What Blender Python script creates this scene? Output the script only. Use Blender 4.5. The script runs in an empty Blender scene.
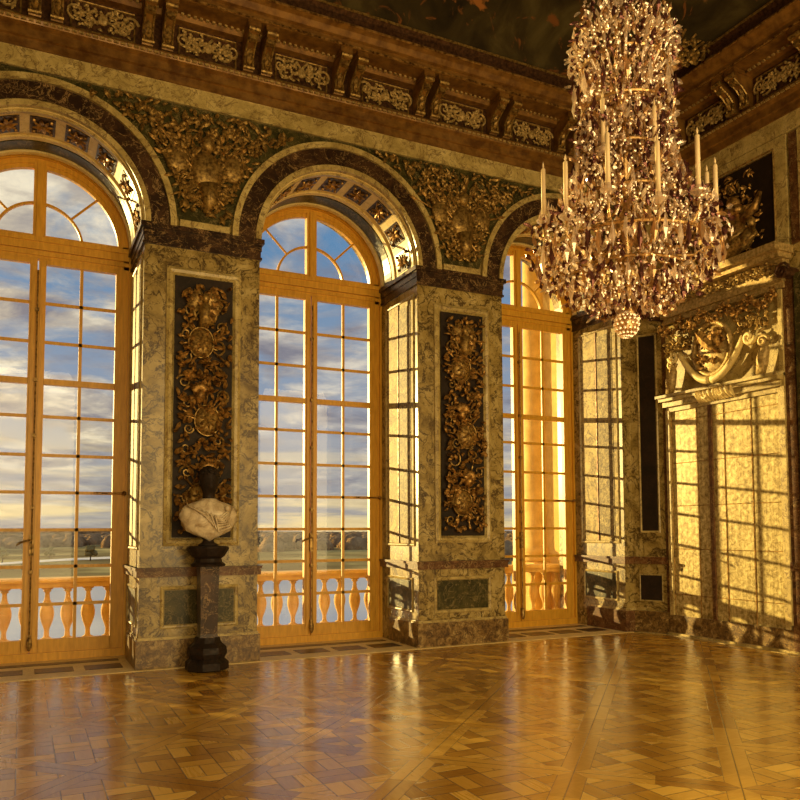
import bpy, math, random
from mathutils import Vector, Matrix
from mathutils import noise as mnoise
sin, cos, pi = math.sin, math.cos, math.pi
C = bpy.context.scene
COL = C.collection
random.seed(4)

# ------------------------------------------------------------ measurements (metres)
X0, P, W = 1.2356, 1.4029, 2.251
XA = [X0, X0 + P, X0 + P + W, X0 + 2 * P + W, X0 + 2 * P + 2 * W]      # pier edges along the window wall
R = W / 2
ZS = 5.24                      # springing of the arches
ZC = 5.28                      # centre of the arches
XR = 8.98                      # right wall
XL = X0 - W - .40              # left wall
YB = -10.4                     # rear wall
D = 1.25                       # depth of the window embrasures
WC = [X0 - R, XA[1] + R, XA[3] + R]                                    # window centres

# ------------------------------------------------------------ camera
cam_d = bpy.data.cameras.new('camera'); cam = bpy.data.objects.new('camera', cam_d); COL.objects.link(cam)
YAW, PITCH, ROLL, FPX, SY = .4533, .0608, .0037, 775.12, 82.97
fw = Vector((sin(YAW) * cos(PITCH), cos(YAW) * cos(PITCH), sin(PITCH)))
rt = Vector((cos(YAW), -sin(YAW), 0)); up = rt.cross(fw)
r2 = rt * cos(ROLL) + up * (-sin(ROLL)); u2 = up * cos(ROLL) + rt * sin(ROLL)
cam.matrix_world = Matrix(((r2.x, u2.x, -fw.x, 0), (r2.y, u2.y, -fw.y, -9.4667), (r2.z, u2.z, -fw.z, 1.6), (0, 0, 0, 1)))
cam_d.sensor_width = 36; cam_d.lens = 36 * FPX / 800; cam_d.shift_y = SY / 800
cam_d.clip_end = 6000; cam_d.clip_start = .05
C.camera = cam

# ------------------------------------------------------------ exposure
C.view_settings.view_transform = 'Standard'; C.view_settings.look = 'None'
C.view_settings.exposure = 0.0; C.view_settings.gamma = 1; C.view_settings.use_curve_mapping = False

# ------------------------------------------------------------ node helpers
class N:
    def __init__(s, tree): s.t = tree; s.n = tree.nodes; s.l = tree.links
    def add(s, ty, **k):
        n = s.n.new(ty)
        for a, b in k.items(): setattr(n, a, b)
        return n
    def put(s, sock, v):
        if hasattr(v, 'is_output') or isinstance(v, bpy.types.NodeSocket): s.l.new(v, sock)
        else: sock.default_value = v
    def math(s, op, a, b=0.0, c=None, clamp=False):
        n = s.add('ShaderNodeMath', operation=op, use_clamp=clamp); s.put(n.inputs[0], a); s.put(n.inputs[1], b)
        if c is not None: s.put(n.inputs[2], c)
        return n.outputs[0]
    def vmath(s, op, a, b=(0, 0, 0), out=0):
        n = s.add('ShaderNodeVectorMath', operation=op); s.put(n.inputs[0], a); s.put(n.inputs[1], b)
        return n.outputs[out]
    def mix(s, f, a, b, mode='MIX'):
        n = s.add('ShaderNodeMix', data_type='RGBA', blend_type=mode); s.put(n.inputs[0], f)
        s.put(n.inputs[6], a if not isinstance(a, tuple) else (*a[:3], 1)); s.put(n.inputs[7], b if not isinstance(b, tuple) else (*b[:3], 1))
        return n.outputs[2]
    def noise(s, vec, scale, detail=4, rough=.55, dist=0, out=0):
        n = s.add('ShaderNodeTexNoise'); s.put(n.inputs['Vector'], vec); n.inputs['Scale'].default_value = scale
        n.inputs['Detail'].default_value = detail; n.inputs['Roughness'].default_value = rough; n.inputs['Distortion'].default_value = dist
        return n.outputs[out]
    def ramp(s, f, stops):
        n = s.add('ShaderNodeValToRGB'); s.put(n.inputs[0], f); e = n.color_ramp.elements
        while len(e) < len(stops): e.new(.5)
        for i, (p, c) in enumerate(stops):
            e[i].position = p; e[i].color = (*c, 1) if isinstance(c, tuple) else (c, c, c, 1)
        return n.outputs[0]
    def sep(s, v):
        n = s.add('ShaderNodeSeparateXYZ'); s.put(n.inputs[0], v); return n.outputs
    def comb(s, x, y, z):
        n = s.add('ShaderNodeCombineXYZ'); s.put(n.inputs[0], x); s.put(n.inputs[1], y); s.put(n.inputs[2], z); return n.outputs[0]
    def pos(s): return s.add('ShaderNodeNewGeometry').outputs['Position']
    def obj(s): return s.add('ShaderNodeTexCoord').outputs['Object']

# ------------------------------------------------------------ sky
SUN_AZ = math.atan(.60); SUN_EL = math.radians(6.4)
sun_dir = Vector((-sin(SUN_AZ) * cos(SUN_EL), cos(SUN_AZ) * cos(SUN_EL), sin(SUN_EL)))
wd = bpy.data.worlds.new('evening_sky'); C.world = wd; wd.use_nodes = True
n = N(wd.node_tree); wd.node_tree.nodes.clear()
dirv = n.add('ShaderNodeTexCoord').outputs['Generated']
dx, dy, dz = n.sep(dirv)
el = n.math('MAXIMUM', dz, 0.0)
grad = n.ramp(el, [(0, (.66, .55, .34)), (.035, (.52, .49, .43)), (.10, (.38, .40, .44)), (.20, (.27, .34, .45)), (.34, (.13, .27, .46)), (.5, (.10, .24, .44))])
inv = n.math('DIVIDE', 1.0, n.math('ADD', el, .16))
cl = n.comb(n.math('MULTIPLY', dx, inv), n.math('MULTIPLY', dy, inv), 3.1)
c1 = n.noise(cl, 2.0, 8, .6, .5)
sd = n.vmath('DOT_PRODUCT', dirv, tuple(sun_dir), out=1)
warm = n.math('POWER', n.math('MAXIMUM', sd, 0.0), 5.0)
cov = n.math('ADD', c1, n.math('MULTIPLY', warm, .07))
mask = n.ramp(cov, [(.44, 0.0), (.56, 1.0)])
c2 = n.noise(cl, 3.2, 6, .6, .3)
ccol_cool = n.ramp(c2, [(.35, (.22, .22, .27)), (.5, (.38, .37, .39)), (.62, (.70, .64, .54))])
ccol_warm = n.ramp(c2, [(.38, (.28, .25, .26)), (.5, (.66, .55, .38)), (.60, (1.1, .96, .66))])
ccol = n.mix(n.math('MULTIPLY', warm, 1.5, clamp=True), ccol_cool, ccol_warm)
sky = n.mix(mask, grad, ccol)
band = n.noise(n.comb(n.math('MULTIPLY', dx, 2.2), n.math('MULTIPLY', dy, 2.2), n.math('MULTIPLY', dz, 34.0)), 1.6, 4, .5)
low = n.ramp(el, [(.0, 1.0), (.16, 0.0)])
strk = n.ramp(band, [(.38, (.23, .24, .29)), (.5, (.42, .38, .32)), (.60, (.92, .70, .30))])
sky = n.mix(n.math('MULTIPLY', low, .8), sky, strk)
halo = n.math('MULTIPLY', n.math('POWER', n.math('MAXIMUM', sd, 0.0), 52.0), 75.0)
sky = n.mix(1.0, sky, n.mix(halo, (0, 0, 0), (1.0, .62, .22)), 'ADD')
bg = n.add('ShaderNodeBackground'); n.l.new(sky, bg.inputs[0]); bg.inputs[1].default_value = 1.0
o = n.add('ShaderNodeOutputWorld'); n.l.new(bg.outputs[0], o.inputs[0])

# ------------------------------------------------------------ sun and warm fill lamps added behind the rear arches to brighten the room
sl = bpy.data.lights.new('low_sun', 'SUN'); so = bpy.data.objects.new('low_sun', sl); COL.objects.link(so)
sl.energy = 8.2; sl.color = (1, .72, .25); sl.angle = math.radians(.55)
so.rotation_euler = (-sun_dir).to_track_quat('-Z', 'Y').to_euler()
for i, x in enumerate(WC):
    al = bpy.data.lights.new('rear_fill_light', 'AREA'); ao = bpy.data.objects.new('rear_fill_light', al); COL.objects.link(ao)
    al.shape = 'RECTANGLE'; al.size = 2.2; al.size_y = 5.6; al.energy = 235; al.color = (1, .70, .28)
    ao.location = (x, YB - .3, 3.1); ao.rotation_euler = (pi / 2, 0, 0)

# ------------------------------------------------------------ materials
def new_mat(name):
    m = bpy.data.materials.new(name); m.use_nodes = True; n = N(m.node_tree)
    return m, n, m.node_tree.nodes['Principled BSDF']
def bump(n, b, h, strength=.3, dist=.01):
    k = n.add('ShaderNodeBump'); k.inputs['Strength'].default_value = strength; k.inputs['Distance'].default_value = dist
    n.l.new(h, k.inputs['Height']); n.l.new(k.outputs[0], b.inputs['Normal'])
def marble(name, lo, mid, hi, vein, scale=2.0, rough=.28, veinw=.02, bumps=0.0, spec=.5):
    m, n, b = new_mat(name); p = n.pos()
    warp = n.vmath('ADD', p, n.vmath('SCALE', n.noise(p, scale * .8, 3, .5, out=1), (0, 0, 0)))
    w = n.add('ShaderNodeVectorMath', operation='SCALE'); n.l.new(n.noise(p, scale * .9, 4, .6, out=1), w.inputs[0]); w.inputs['Scale'].default_value = .9 / scale
    q = n.vmath('ADD', p, w.outputs[0])
    f = n.noise(q, scale * 1.6, 7, .62, .6)
    c = n.ramp(f, [(.3, lo), (.5, mid), (.68, hi)])
    v = n.math('ABSOLUTE', n.math('SUBTRACT', n.noise(q, scale * 1.1, 5, .6, 1.2), .5))
    vm = n.ramp(v, [(0, 1.0), (veinw, 0.0)])
    v2 = n.math('ABSOLUTE', n.math('SUBTRACT', n.noise(q, scale * 3.1, 4, .6, .8), .52))
    vm2 = n.ramp(v2, [(0, .7), (veinw * .8, 0.0)])
    c = n.mix(vm, c, vein); c = n.mix(vm2, c, vein)
    n.l.new(c, b.inputs['Base Color']); b.inputs['Roughness'].default_value = rough; b.inputs['Specular IOR Level'].default_value = spec
    if bumps: bump(n, b, f, bumps, .01)
    return m
M = {}
M['cream'] = marble('ochre_marble', (.12, .075, .018), (.36, .26, .08), (.54, .42, .17), (.05, .026, .010), 2.4, .25, .034)
M['light'] = marble('pale_marble', (.34, .25, .08), (.52, .40, .15), (.68, .55, .24), (.18, .11, .04), 3.0, .3, .025)
M['rouge'] = marble('red_brown_marble', (.035, .013, .006), (.11, .045, .018), (.20, .095, .035), (.36, .24, .10), 4.5, .3, .014, 0, .25)
M['dark'] = marble('dark_veined_marble', (.014, .007, .005), (.036, .018, .010), (.085, .042, .02), (.36, .23, .10), 2.6, .3, .012, 0, .25)
M['green'] = marble('green_marble', (.018, .018, .006), (.045, .04, .012), (.09, .075, .022), (.25, .19, .08), 3.4, .3, .014, 0, .25)
M['breccia'] = marble('speckled_marble', (.04, .018, .007), (.24, .14, .04), (.50, .36, .14), (.04, .016, .007), 7.0, .3, .035)
M['panel'] = marble('very_dark_marble', (.010, .006, .003), (.018, .010, .005), (.03, .016, .008), (.04, .022, .012), 3.0, .6, .01, 0, .25)
M['embr'] = marble('embrasure_marble', (.28, .20, .06), (.48, .36, .12), (.60, .48, .19), (.12, .07, .02), 3.0, .6, .04, 0, .3)
M['inlay'] = marble('embrasure_speckled_marble', (.10, .06, .018), (.34, .25, .08), (.62, .50, .22), (.07, .04, .014), 9.0, .6, .05, 0, .3)
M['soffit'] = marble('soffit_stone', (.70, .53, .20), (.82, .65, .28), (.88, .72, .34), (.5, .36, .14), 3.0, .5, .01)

def gilt(name, c0, c1, rough=.36, metal=.75, sc=26):
    m, n, b = new_mat(name); p = n.pos(); f = n.noise(p, sc, 4, .6)
    n.l.new(n.ramp(f, [(.36, c0), (.62, c1)]), b.inputs['Base Color']); b.inputs['Metallic'].default_value = metal
    n.l.new(n.ramp(n.noise(p, sc * .6, 3), [(.3, rough * .7), (.7, rough * 1.5)]), b.inputs['Roughness'])
    return m
M['gilt'] = gilt('gilded_bronze', (.10, .045, .010), (.58, .34, .10), .42, .75, 16)
M['bronze'] = gilt('brown_bronze', (.05, .022, .010), (.15, .07, .03), .4, .6)
M['gilt_dull'] = gilt('dull_gilding', (.12, .065, .016), (.44, .28, .08), .42, .6)
M['gilt_pale'] = gilt('pale_gilding', (.26, .17, .05), (.58, .41, .16), .5, .35)
M['brown'] = gilt('brown_gilt_moulding', (.13, .055, .010), (.28, .14, .028), .42, .3, 7)
M['darkbronze'] = gilt('black_bronze', (.010, .006, .004), (.03, .016, .009), .6, .3)
M['crystal_brass'] = gilt('chandelier_brass', (.3, .17, .06), (.8, .55, .25), .3, .9)

m, n, b = new_mat('window_wood'); p = n.pos()
g = n.noise(n.vmath('MULTIPLY', p, (14, 14, 2.0)), 2.0, 5, .6)
n.l.new(n.ramp(g, [(.3, (.58, .29, .022)), (.7, (.80, .44, .045))]), b.inputs['Base Color']); b.inputs['Roughness'].default_value = .38
M['wood'] = m
m, n, b = new_mat('limestone'); p = n.pos()
n.l.new(n.ramp(n.noise(p, 5, 5), [(.3, (.60, .36, .07)), (.7, (.82, .54, .14))]), b.inputs['Base Color']); b.inputs['Roughness'].default_value = .8
bump(n, b, n.noise(p, 40, 4), .3); M['stone'] = m
m, n, b = new_mat('bust_marble'); p = n.pos()
n.l.new(n.ramp(n.noise(p, 9, 5, .6, 1.0), [(.3, (.36, .25, .13)), (.6, (.78, .66, .45))]), b.inputs['Base Color']); b.inputs['Roughness'].default_value = .35; M['bust'] = m
m, n, b = new_mat('candle_wax'); b.inputs['Base Color'].default_value = (.66, .50, .28, 1); b.inputs['Roughness'].default_value = .4
b.inputs['Emission Color'].default_value = (0, 0, 0, 1); M['wax'] = m

# clear window glass
m = bpy.data.materials.new('window_glass'); m.use_nodes = True; n = N(m.node_tree); n.n.clear()
tr = n.add('ShaderNodeBsdfTransparent'); tr.inputs[0].default_value = (.97, .97, .97, 1); gl = n.add('ShaderNodeBsdfGlossy'); gl.inputs['Roughness'].default_value = .02
fr = n.add('ShaderNodeFresnel'); fr.inputs[0].default_value = 1.45; mx = n.add('ShaderNodeMixShader'); o = n.add('ShaderNodeOutputMaterial')
n.l.new(fr.outputs[0], mx.inputs[0]); n.l.new(tr.outputs[0], mx.inputs[1]); n.l.new(gl.outputs[0], mx.inputs[2]); n.l.new(mx.outputs[0], o.inputs[0]); M['glass'] = m
# crystal
def crystal(name, col, tcol, f):
    m = bpy.data.materials.new(name); m.use_nodes = True; n = N(m.node_tree); n.n.clear()
    tr = n.add('ShaderNodeBsdfTransparent'); tr.inputs[0].default_value = (*tcol, 1)
    gl = n.add('ShaderNodeBsdfGlossy'); gl.inputs['Roughness'].default_value = .12; gl.inputs[0].default_value = (*col, 1)
    df = n.add('ShaderNodeBsdfTranslucent'); df.inputs[0].default_value = (*col, 1)
    dd = n.add('ShaderNodeBsdfDiffuse'); dd.inputs[0].default_value = (*col, 1)
    a1 = n.add('ShaderNodeMixShader'); a1.inputs[0].default_value = .5; n.l.new(df.outputs[0], a1.inputs[1]); n.l.new(dd.outputs[0], a1.inputs[2])
    a2 = n.add('ShaderNodeMixShader'); a2.inputs[0].default_value = .5; n.l.new(a1.outputs[0], a2.inputs[1]); n.l.new(gl.outputs[0], a2.inputs[2])
    a3 = n.add('ShaderNodeMixShader'); a3.inputs[0].default_value = f; n.l.new(tr.outputs[0], a3.inputs[1]); n.l.new(a2.outputs[0], a3.inputs[2])
    o = n.add('ShaderNodeOutputMaterial'); n.l.new(a3.outputs[0], o.inputs[0]); return m
M['crystal'] = crystal('cut_crystal', (.96, .84, .70), (1, .93, .85), .62)
M['crystal_amber'] = crystal('amber_crystal', (.62, .42, .22), (.9, .66, .4), .7)
M['crystal_plum'] = crystal('smoky_crystal', (.18, .08, .07), (.5, .32, .28), .8)

# parquet: square panels set at 45 degrees, each with a border and a woven middle
m, n, b = new_mat('oak_parquet'); px, py, pz = n.sep(n.pos())
def fl(a): return n.math('FLOOR', a)
def frac(a): return n.math('FRACT', a)
S2 = .70711; PAN = 1.02
u = n.math('DIVIDE', n.math('MULTIPLY', n.math('SUBTRACT', px, py), S2), PAN); u = n.math('ADD', u, .05)
v = n.math('DIVIDE', n.math('MULTIPLY', n.math('ADD', px, py), S2), PAN); v = n.math('ADD', v, .35)
fu, fv = frac(u), frac(v)
eu = n.math('MINIMUM', fu, n.math('SUBTRACT', 1.0, fu)); ev = n.math('MINIMUM', fv, n.math('SUBTRACT', 1.0, fv))
edge = n.math('MINIMUM', eu, ev)
isb = n.math('LESS_THAN', edge, .095)
cell = .25
cx, cy = n.math('DIVIDE', px, cell), n.math('DIVIDE', py, cell)
chk = n.math('MODULO', n.math('ABSOLUTE', n.math('ADD', fl(cx), fl(cy))), 2.0)
fx, fy = frac(cx), frac(cy)
t_ = n.math('ADD', n.math('MULTIPLY', chk, fx), n.math('MULTIPLY', n.math('SUBTRACT', 1.0, chk), fy))
t3 = n.math('MULTIPLY', t_, 2.0); idx = fl(t3)
ex = n.math('MINIMUM', fx, n.math('SUBTRACT', 1.0, fx)); ey = n.math('MINIMUM', fy, n.math('SUBTRACT', 1.0, fy))
e3 = n.math('MINIMUM', frac(t3), n.math('SUBTRACT', 1.0, frac(t3)))
gap_in = n.math('MINIMUM', n.math('MINIMUM', ex, ey), n.math('MULTIPLY', e3, .5))
gap_b = n.math('MULTIPLY', n.math('MINIMUM', edge, n.math('ABSOLUTE', n.math('SUBTRACT', edge, .095))), 4.0)
gap = n.math('ADD', n.math('MULTIPLY', isb, gap_b), n.math('MULTIPLY', n.math('SUBTRACT', 1.0, isb), gap_in))
wn = n.add('ShaderNodeTexWhiteNoise', noise_dimensions='3D'); n.l.new(n.comb(fl(cx), fl(cy), idx), wn.inputs[0]); rnd_in = wn.outputs['Value']
wb = n.add('ShaderNodeTexWhiteNoise', noise_dimensions='3D')
n.l.new(n.comb(fl(n.math('ADD', u, .5)), fl(n.math('ADD', v, .5)), n.math('LESS_THAN', eu, ev)), wb.inputs[0])
rnd = n.math('ADD', n.math('MULTIPLY', isb, wb.outputs['Value']), n.math('MULTIPLY', n.math('SUBTRACT', 1.0, isb), rnd_in))
def grain(sc): return n.noise(n.comb(n.math('MULTIPLY', px, sc[0]), n.math('MULTIPLY', py, sc[1]), rnd), 1.0, 4, .6)
gin = n.mix(chk, grain((5, 55)), grain((55, 5)))
tone = n.math('ADD', n.math('MULTIPLY', rnd, .62), n.math('MULTIPLY', n.sep(gin)[0], .42))
col = n.ramp(tone, [(.12, (.28, .12, .012)), (.5, (.56, .30, .034)), (.9, (.80, .50, .09))])
gl_ = n.ramp(gap, [(0, 1.0), (.028, 0.0)])
col = n.mix(gl_, col, (.07, .028, .008))
n.l.new(col, b.inputs['Base Color'])
n.l.new(n.ramp(tone, [(.2, .19), (.8, .29)]), b.inputs['Roughness'])
b.inputs['Specular IOR Level'].default_value = .6; b.inputs['Coat Weight'].default_value = .2; b.inputs['Coat Roughness'].default_value = .12
hh = n.math('SUBTRACT', n.math('MULTIPLY', n.noise(n.pos(), 9.0, 2, .5), .6), n.math('MULTIPLY', gl_, .25))
hh = n.math('ADD', hh, n.math('MULTIPLY', rnd, .22))
bump(n, b, hh, .22, .012)
M['parquet'] = m

# painted vault
m, n, b = new_mat('painted_vault'); p = n.pos()
f = n.noise(p, .9, 7, .6, 1.2); f2 = n.noise(p, 1.7, 5, .6, 2.0)
c = n.ramp(f, [(.32, (.018, .012, .005)), (.5, (.05, .035, .012)), (.68, (.10, .075, .025))])
c = n.mix(n.ramp(f2, [(.58, 0.0), (.66, 1.0)]), c, (.20, .075, .02))
def blob(c, ctr, rad, col_):
    d = n.vmath('DISTANCE', n.vmath('ADD', p, n.vmath('MULTIPLY', n.noise(p, 3.2, 4, .6, out=1), (.8, .8, .8))), tuple(a + .4 for a in ctr), out=1)
    return n.mix(n.ramp(n.math('DIVIDE', d, rad), [(.75, 1.0), (1.0, 0.0)]), c, col_)
BLOBS = [((5.45, -.72, 9.15), .26, (.34, .13, .03)), ((5.25, -.68, 8.98), .2, (.30, .11, .03)), ((5.7, -.76, 9.28), .16, (.42, .18, .05)),
         ((4.1, -.7, 9.1), .25, (.20, .12, .04)), ((4.45, -.8, 9.5), .3, (.14, .09, .03)), ((8.3, -2.2, 9.2), .3, (.24, .11, .035)), ((8.25, -2.9, 9.3), .22, (.30, .14, .04))]
for bl in BLOBS: c = blob(c, *bl)
n.l.new(c, b.inputs['Base Color']); b.inputs['Roughness'].default_value = .8; b.inputs['Specular IOR Level'].default_value = .1; M['vault'] = m

# outdoors
m, n, b = new_mat('park_ground'); p = n.pos()
f = n.noise(p, .012, 5, .6)
n.l.new(n.ramp(f, [(.4, (.24, .17, .07)), (.52, (.36, .28, .11)), (.64, (.72, .58, .22))]), b.inputs['Base Color']); b.inputs['Roughness'].default_value = 1; b.inputs['Specular IOR Level'].default_value = 0; M['park'] = m
m, n, b = new_mat('gravel'); p = n.pos()
n.l.new(n.ramp(n.noise(p, .5, 5), [(.3, (.72, .68, .6)), (.7, (.85, .8, .72))]), b.inputs['Base Color']); b.inputs['Roughness'].default_value = .9; M['gravel'] = m
m, n, b = new_mat('forest_leaves'); p = n.pos()
n.l.new(n.ramp(n.noise(p, .06, 5, .7), [(.3, (.20, .12, .06)), (.5, (.48, .30, .15)), (.7, (.75, .52, .28))]), b.inputs['Base Color']); b.inputs['Roughness'].default_value = 1; b.inputs['Specular IOR Level'].default_value = 0; bump(n, b, n.noise(p, .5, 5, .7), 1, 3); M['forest'] = m
m, n, b = new_mat('pool_water'); b.inputs['Base Color'].default_value = (.7, .75, .8, 1); b.inputs['Metallic'].default_value = .9; b.inputs['Roughness'].default_value = .08; M['water'] = m

# ------------------------------------------------------------ mesh builder
Z = Vector((0, 0, 1))
class Frame:
    """wall frame: u to the right, v up, w out of the wall"""
    def __init__(s, o, u, nrm): s.o = Vector(o); s.u = Vector(u).normalized(); s.n = Vector(nrm).normalized()
    def __call__(s, u, v, w=0): return s.o + s.u * u + Z * v + s.n * w
FAR = Frame((0, 0, 0), (1, 0, 0), (0, -1, 0))
RIGHT = Frame((XR, 0, 0), (0, -1, 0), (-1, 0, 0))
CH0, CH1 = Vector((8.72, 0, 0)), Vector((XR, -.50, 0))
CHM = Frame(CH0, CH1 - CH0, (CH1 - CH0).cross(Z) * -1 if ((CH1 - CH0).cross(Z)).x > 0 else (CH1 - CH0).cross(Z))
CHL = (CH1 - CH0).length
def reveal(x): return Frame((x, 0, 0), (0, -1, 0), (-1, 0, 0))       # faces left; u = -Y
def reveal_l(x): return Frame((x, 0, 0), (0, 1, 0), (1, 0, 0))       # faces right; u = Y

def origin(o):
    v = Vector((0, 0, 0))
    while o is not None: v = v + o.location; o = o.parent
    return v
class MB:
    def __init__(s): s.v = []; s.f = []
    def quad(s, pts):
        i = len(s.v); s.v += [Vector(p) for p in pts]; s.f.append(tuple(range(i, i + len(pts)))); return s
    def hexa(s, p):
        i = len(s.v); s.v += [Vector(q) for q in p]
        for f in ((0, 3, 2, 1), (4, 5, 6, 7), (0, 1, 5, 4), (1, 2, 6, 5), (2, 3, 7, 6), (3, 0, 4, 7)): s.f.append(tuple(i + k for k in f))
        return s
    def box(s, F, u0, u1, v0, v1, w0, w1):
        return s.hexa([F(u0, v0, w0), F(u1, v0, w0), F(u1, v0, w1), F(u0, v0, w1), F(u0, v1, w0), F(u1, v1, w0), F(u1, v1, w1), F(u0, v1, w1)])
    def wbox(s, x0, x1, y0, y1, z0, z1):
        return s.hexa([(x0, y0, z0), (x1, y0, z0), (x1, y1, z0), (x0, y1, z0), (x0, y0, z1), (x1, y0, z1), (x1, y1, z1), (x0, y1, z1)])
    def tube(s, pts, rad, k=6, cap=True):
        pts = [Vector(p) for p in pts]; rad = rad if isinstance(rad, (list, tuple)) else [rad] * len(pts)
        base = len(s.v); ref = None
        for j, p in enumerate(pts):
            t = (pts[min(j + 1, len(pts) - 1)] - pts[max(j - 1, 0)])
            if t.length < 1e-9: t = Vector((0, 0, 1))
            t.normalize()
            if ref is None: ref = t.orthogonal().normalized()
            ref = ref - t * ref.dot(t)
            if ref.length < 1e-6: ref = t.orthogonal()
            ref.normalize(); b2 = t.cross(ref)
            for q in range(k):
                a = 2 * pi * q / k; s.v.append(p + (ref * cos(a) + b2 * sin(a)) * rad[j])
        for j in range(len(pts) - 1):
            for q in range(k):
                a, b_ = base + j * k + q, base + j * k + (q + 1) % k
                s.f.append((a, b_, b_ + k, a + k))
        if cap:
            s.f.append(tuple(base + q for q in reversed(range(k)))); s.f.append(tuple(base + (len(pts) - 1) * k + q for q in range(k)))
        return s
    def lathe(s, c, prof, k=16, sx=1, sy=1):
        c = Vector(c); base = len(s.v)
        for r, z in prof:
            for q in range(k):
                a = 2 * pi * (q + .5) / k; s.v.append(c + Vector((r * cos(a) * sx, r * sin(a) * sy, z)))
        for j in range(len(prof) - 1):
            for q in range(k):
                a, b_ = base + j * k + q, base + j * k + (q + 1) % k; s.f.append((a, b_, b_ + k, a + k))
        s.f.append(tuple(base + q for q in reversed(range(k)))); s.f.append(tuple(base + (len(prof) - 1) * k + q for q in range(k)))
        return s
    def ell(s, c, ax, nu=8, nv=6):
        c = Vector(c); ax = [Vector(a) for a in ax]; base = len(s.v); s.v.append(c - ax[2])
        for i in range(1, nv):
            t = -pi / 2 + pi * i / nv
            for j in range(nu):
                a = 2 * pi * j / nu; s.v.append(c + ax[0] * cos(a) * cos(t) + ax[1] * sin(a) * cos(t) + ax[2] * sin(t))
        s.v.append(c + ax[2]); top = len(s.v) - 1
        for j in range(nu):
            s.f.append((base, base + 1 + (j + 1) % nu, base + 1 + j)); s.f.append((top, base + 1 + (nv - 2) * nu + j, base + 1 + (nv - 2) * nu + (j + 1) % nu))
        for i in range(nv - 2):
            for j in range(nu):
                a, b_ = base + 1 + i * nu + j, base + 1 + i * nu + (j + 1) % nu; s.f.append((a, b_, b_ + nu, a + nu))
        return s
    # arc band of rectangular section on a wall frame: centre (cu, cv)
    def arc(s, F, cu, cv, r0, r1, w0, w1, a0=0, a1=pi, k=48):
        base = len(s.v)
        for j in range(k + 1):
            a = a0 + (a1 - a0) * j / k
            for r, w in ((r0, w0), (r1, w0), (r1, w1), (r0, w1)): s.v.append(F(cu + r * cos(a), cv + r * sin(a), w))
        for j in range(k):
            for q in range(4):
                a, b_ = base + j * 4 + q, base + j * 4 + (q + 1) % 4; s.f.append((a, b_, b_ + 4, a + 4))
        s.f.append((base + 3, base + 2, base + 1, base)); e = base + k * 4; s.f.append((e, e + 1, e + 2, e + 3)); return s
    # picture-frame moulding: four mitred bars with a two-step profile
    def rectframe(s, F, u0, u1, v0, v1, t, w0, w1):
        prof = [(0, w0), (0, w1 * .55 + w0 * .45), (t * .35, w1), (t * .7, w1 * .8 + w0 * .2), (t, w0)]
        base = len(s.v)
        for d, w in prof:
            for (u, v) in ((u0 + d, v0 + d), (u1 - d, v0 + d), (u1 - d, v1 - d), (u0 + d, v1 - d)): s.v.append(F(u, v, w))
        m_ = len(prof)
        for i in range(m_):
            for q in range(4):
                a, b_ = base + i * 4 + q, base + i * 4 + (q + 1) % 4; i2 = base + ((i + 1) % m_) * 4
                s.f.append((a, b_, i2 + (q + 1) % 4, i2 + q))
        return s
    # leaf: domed pointed oval from point a to b on a frame
    def leaf(s, a, b_, wid, lift, nrm):
        a, b_, nrm = Vector(a), Vector(b_), Vector(nrm); d = b_ - a; side = d.cross(nrm)
        if side.length < 1e-9: return s
        side.normalize(); base = len(s.v); K = 5
        for j in range(K + 1):
            t = j / K; hw = wid * (sin(pi * min(1, t * .9 + .1)) ** .8) if j < K else 0.0
            c = a + d * t + nrm * (lift * sin(pi * t))
            for q in (-1, 0, 1): s.v.append(c + side * (q * hw) + nrm * (wid * .45 if q == 0 else -wid * .1))
        for j in range(K):
            for q in range(2):
                i = base + j * 3 + q; s.f.append((i, i + 1, i + 4, i + 3))
        return s
    def scroll(s, F, u, v, w, r, turns, hand, rad, start=0.0, k=5):
        pts = []; rr = []; m_ = max(8, int(turns * 11))
        for j in range(m_ + 1):
            t = j / m_; a = start + hand * 2 * pi * turns * t; q = r * (1 - .85 * t)
            pts.append(F(u + q * cos(a), v + q * sin(a), w + rad * t)); rr.append(rad * (1 - .35 * t))
        return s.tube(pts, rr, k)
    def build(s, name, mat, parent=None, smooth=False):
        if parent is None:
            xs = [v.x for v in s.v]; ys = [v.y for v in s.v]; zs = [v.z for v in s.v]
            off = Vector(((min(xs) + max(xs)) / 2, (min(ys) + max(ys)) / 2, min(zs)))
        else: off = origin(parent)
        me = bpy.data.meshes.new(name); me.from_pydata([tuple(v - off) for v in s.v], [], s.f); me.validate(); me.update()
        import bmesh
        bm = bmesh.new(); bm.from_mesh(me); bmesh.ops.recalc_face_normals(bm, faces=bm.faces); bm.to_mesh(me); bm.free()
        me.materials.append(mat)
        if smooth:
            for p in me.polygons: p.use_smooth = True
        ob = bpy.data.objects.new(name, me); COL.objects.link(ob)
        if parent is None: ob.location = off
        else: ob.parent = parent
        return ob
def tag(o, label=None, cat=None, group=None, kind=None):
    if label: o['label'] = label
    if cat: o['category'] = cat
    if group: o['group'] = group
    if kind: o['kind'] = kind
    return o
def empty(name, loc, label=None, cat=None, group=None, kind=None):
    o = bpy.data.objects.new(name, None); o.empty_display_size = .1; COL.objects.link(o); o.location = loc
    return tag(o, label, cat, group, kind)
def copy_tree(o, parent=None):
    c = o.copy(); COL.objects.link(c)
    if parent: c.parent = parent
    for ch in list(o.children): copy_tree(ch, c)
    return c

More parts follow.
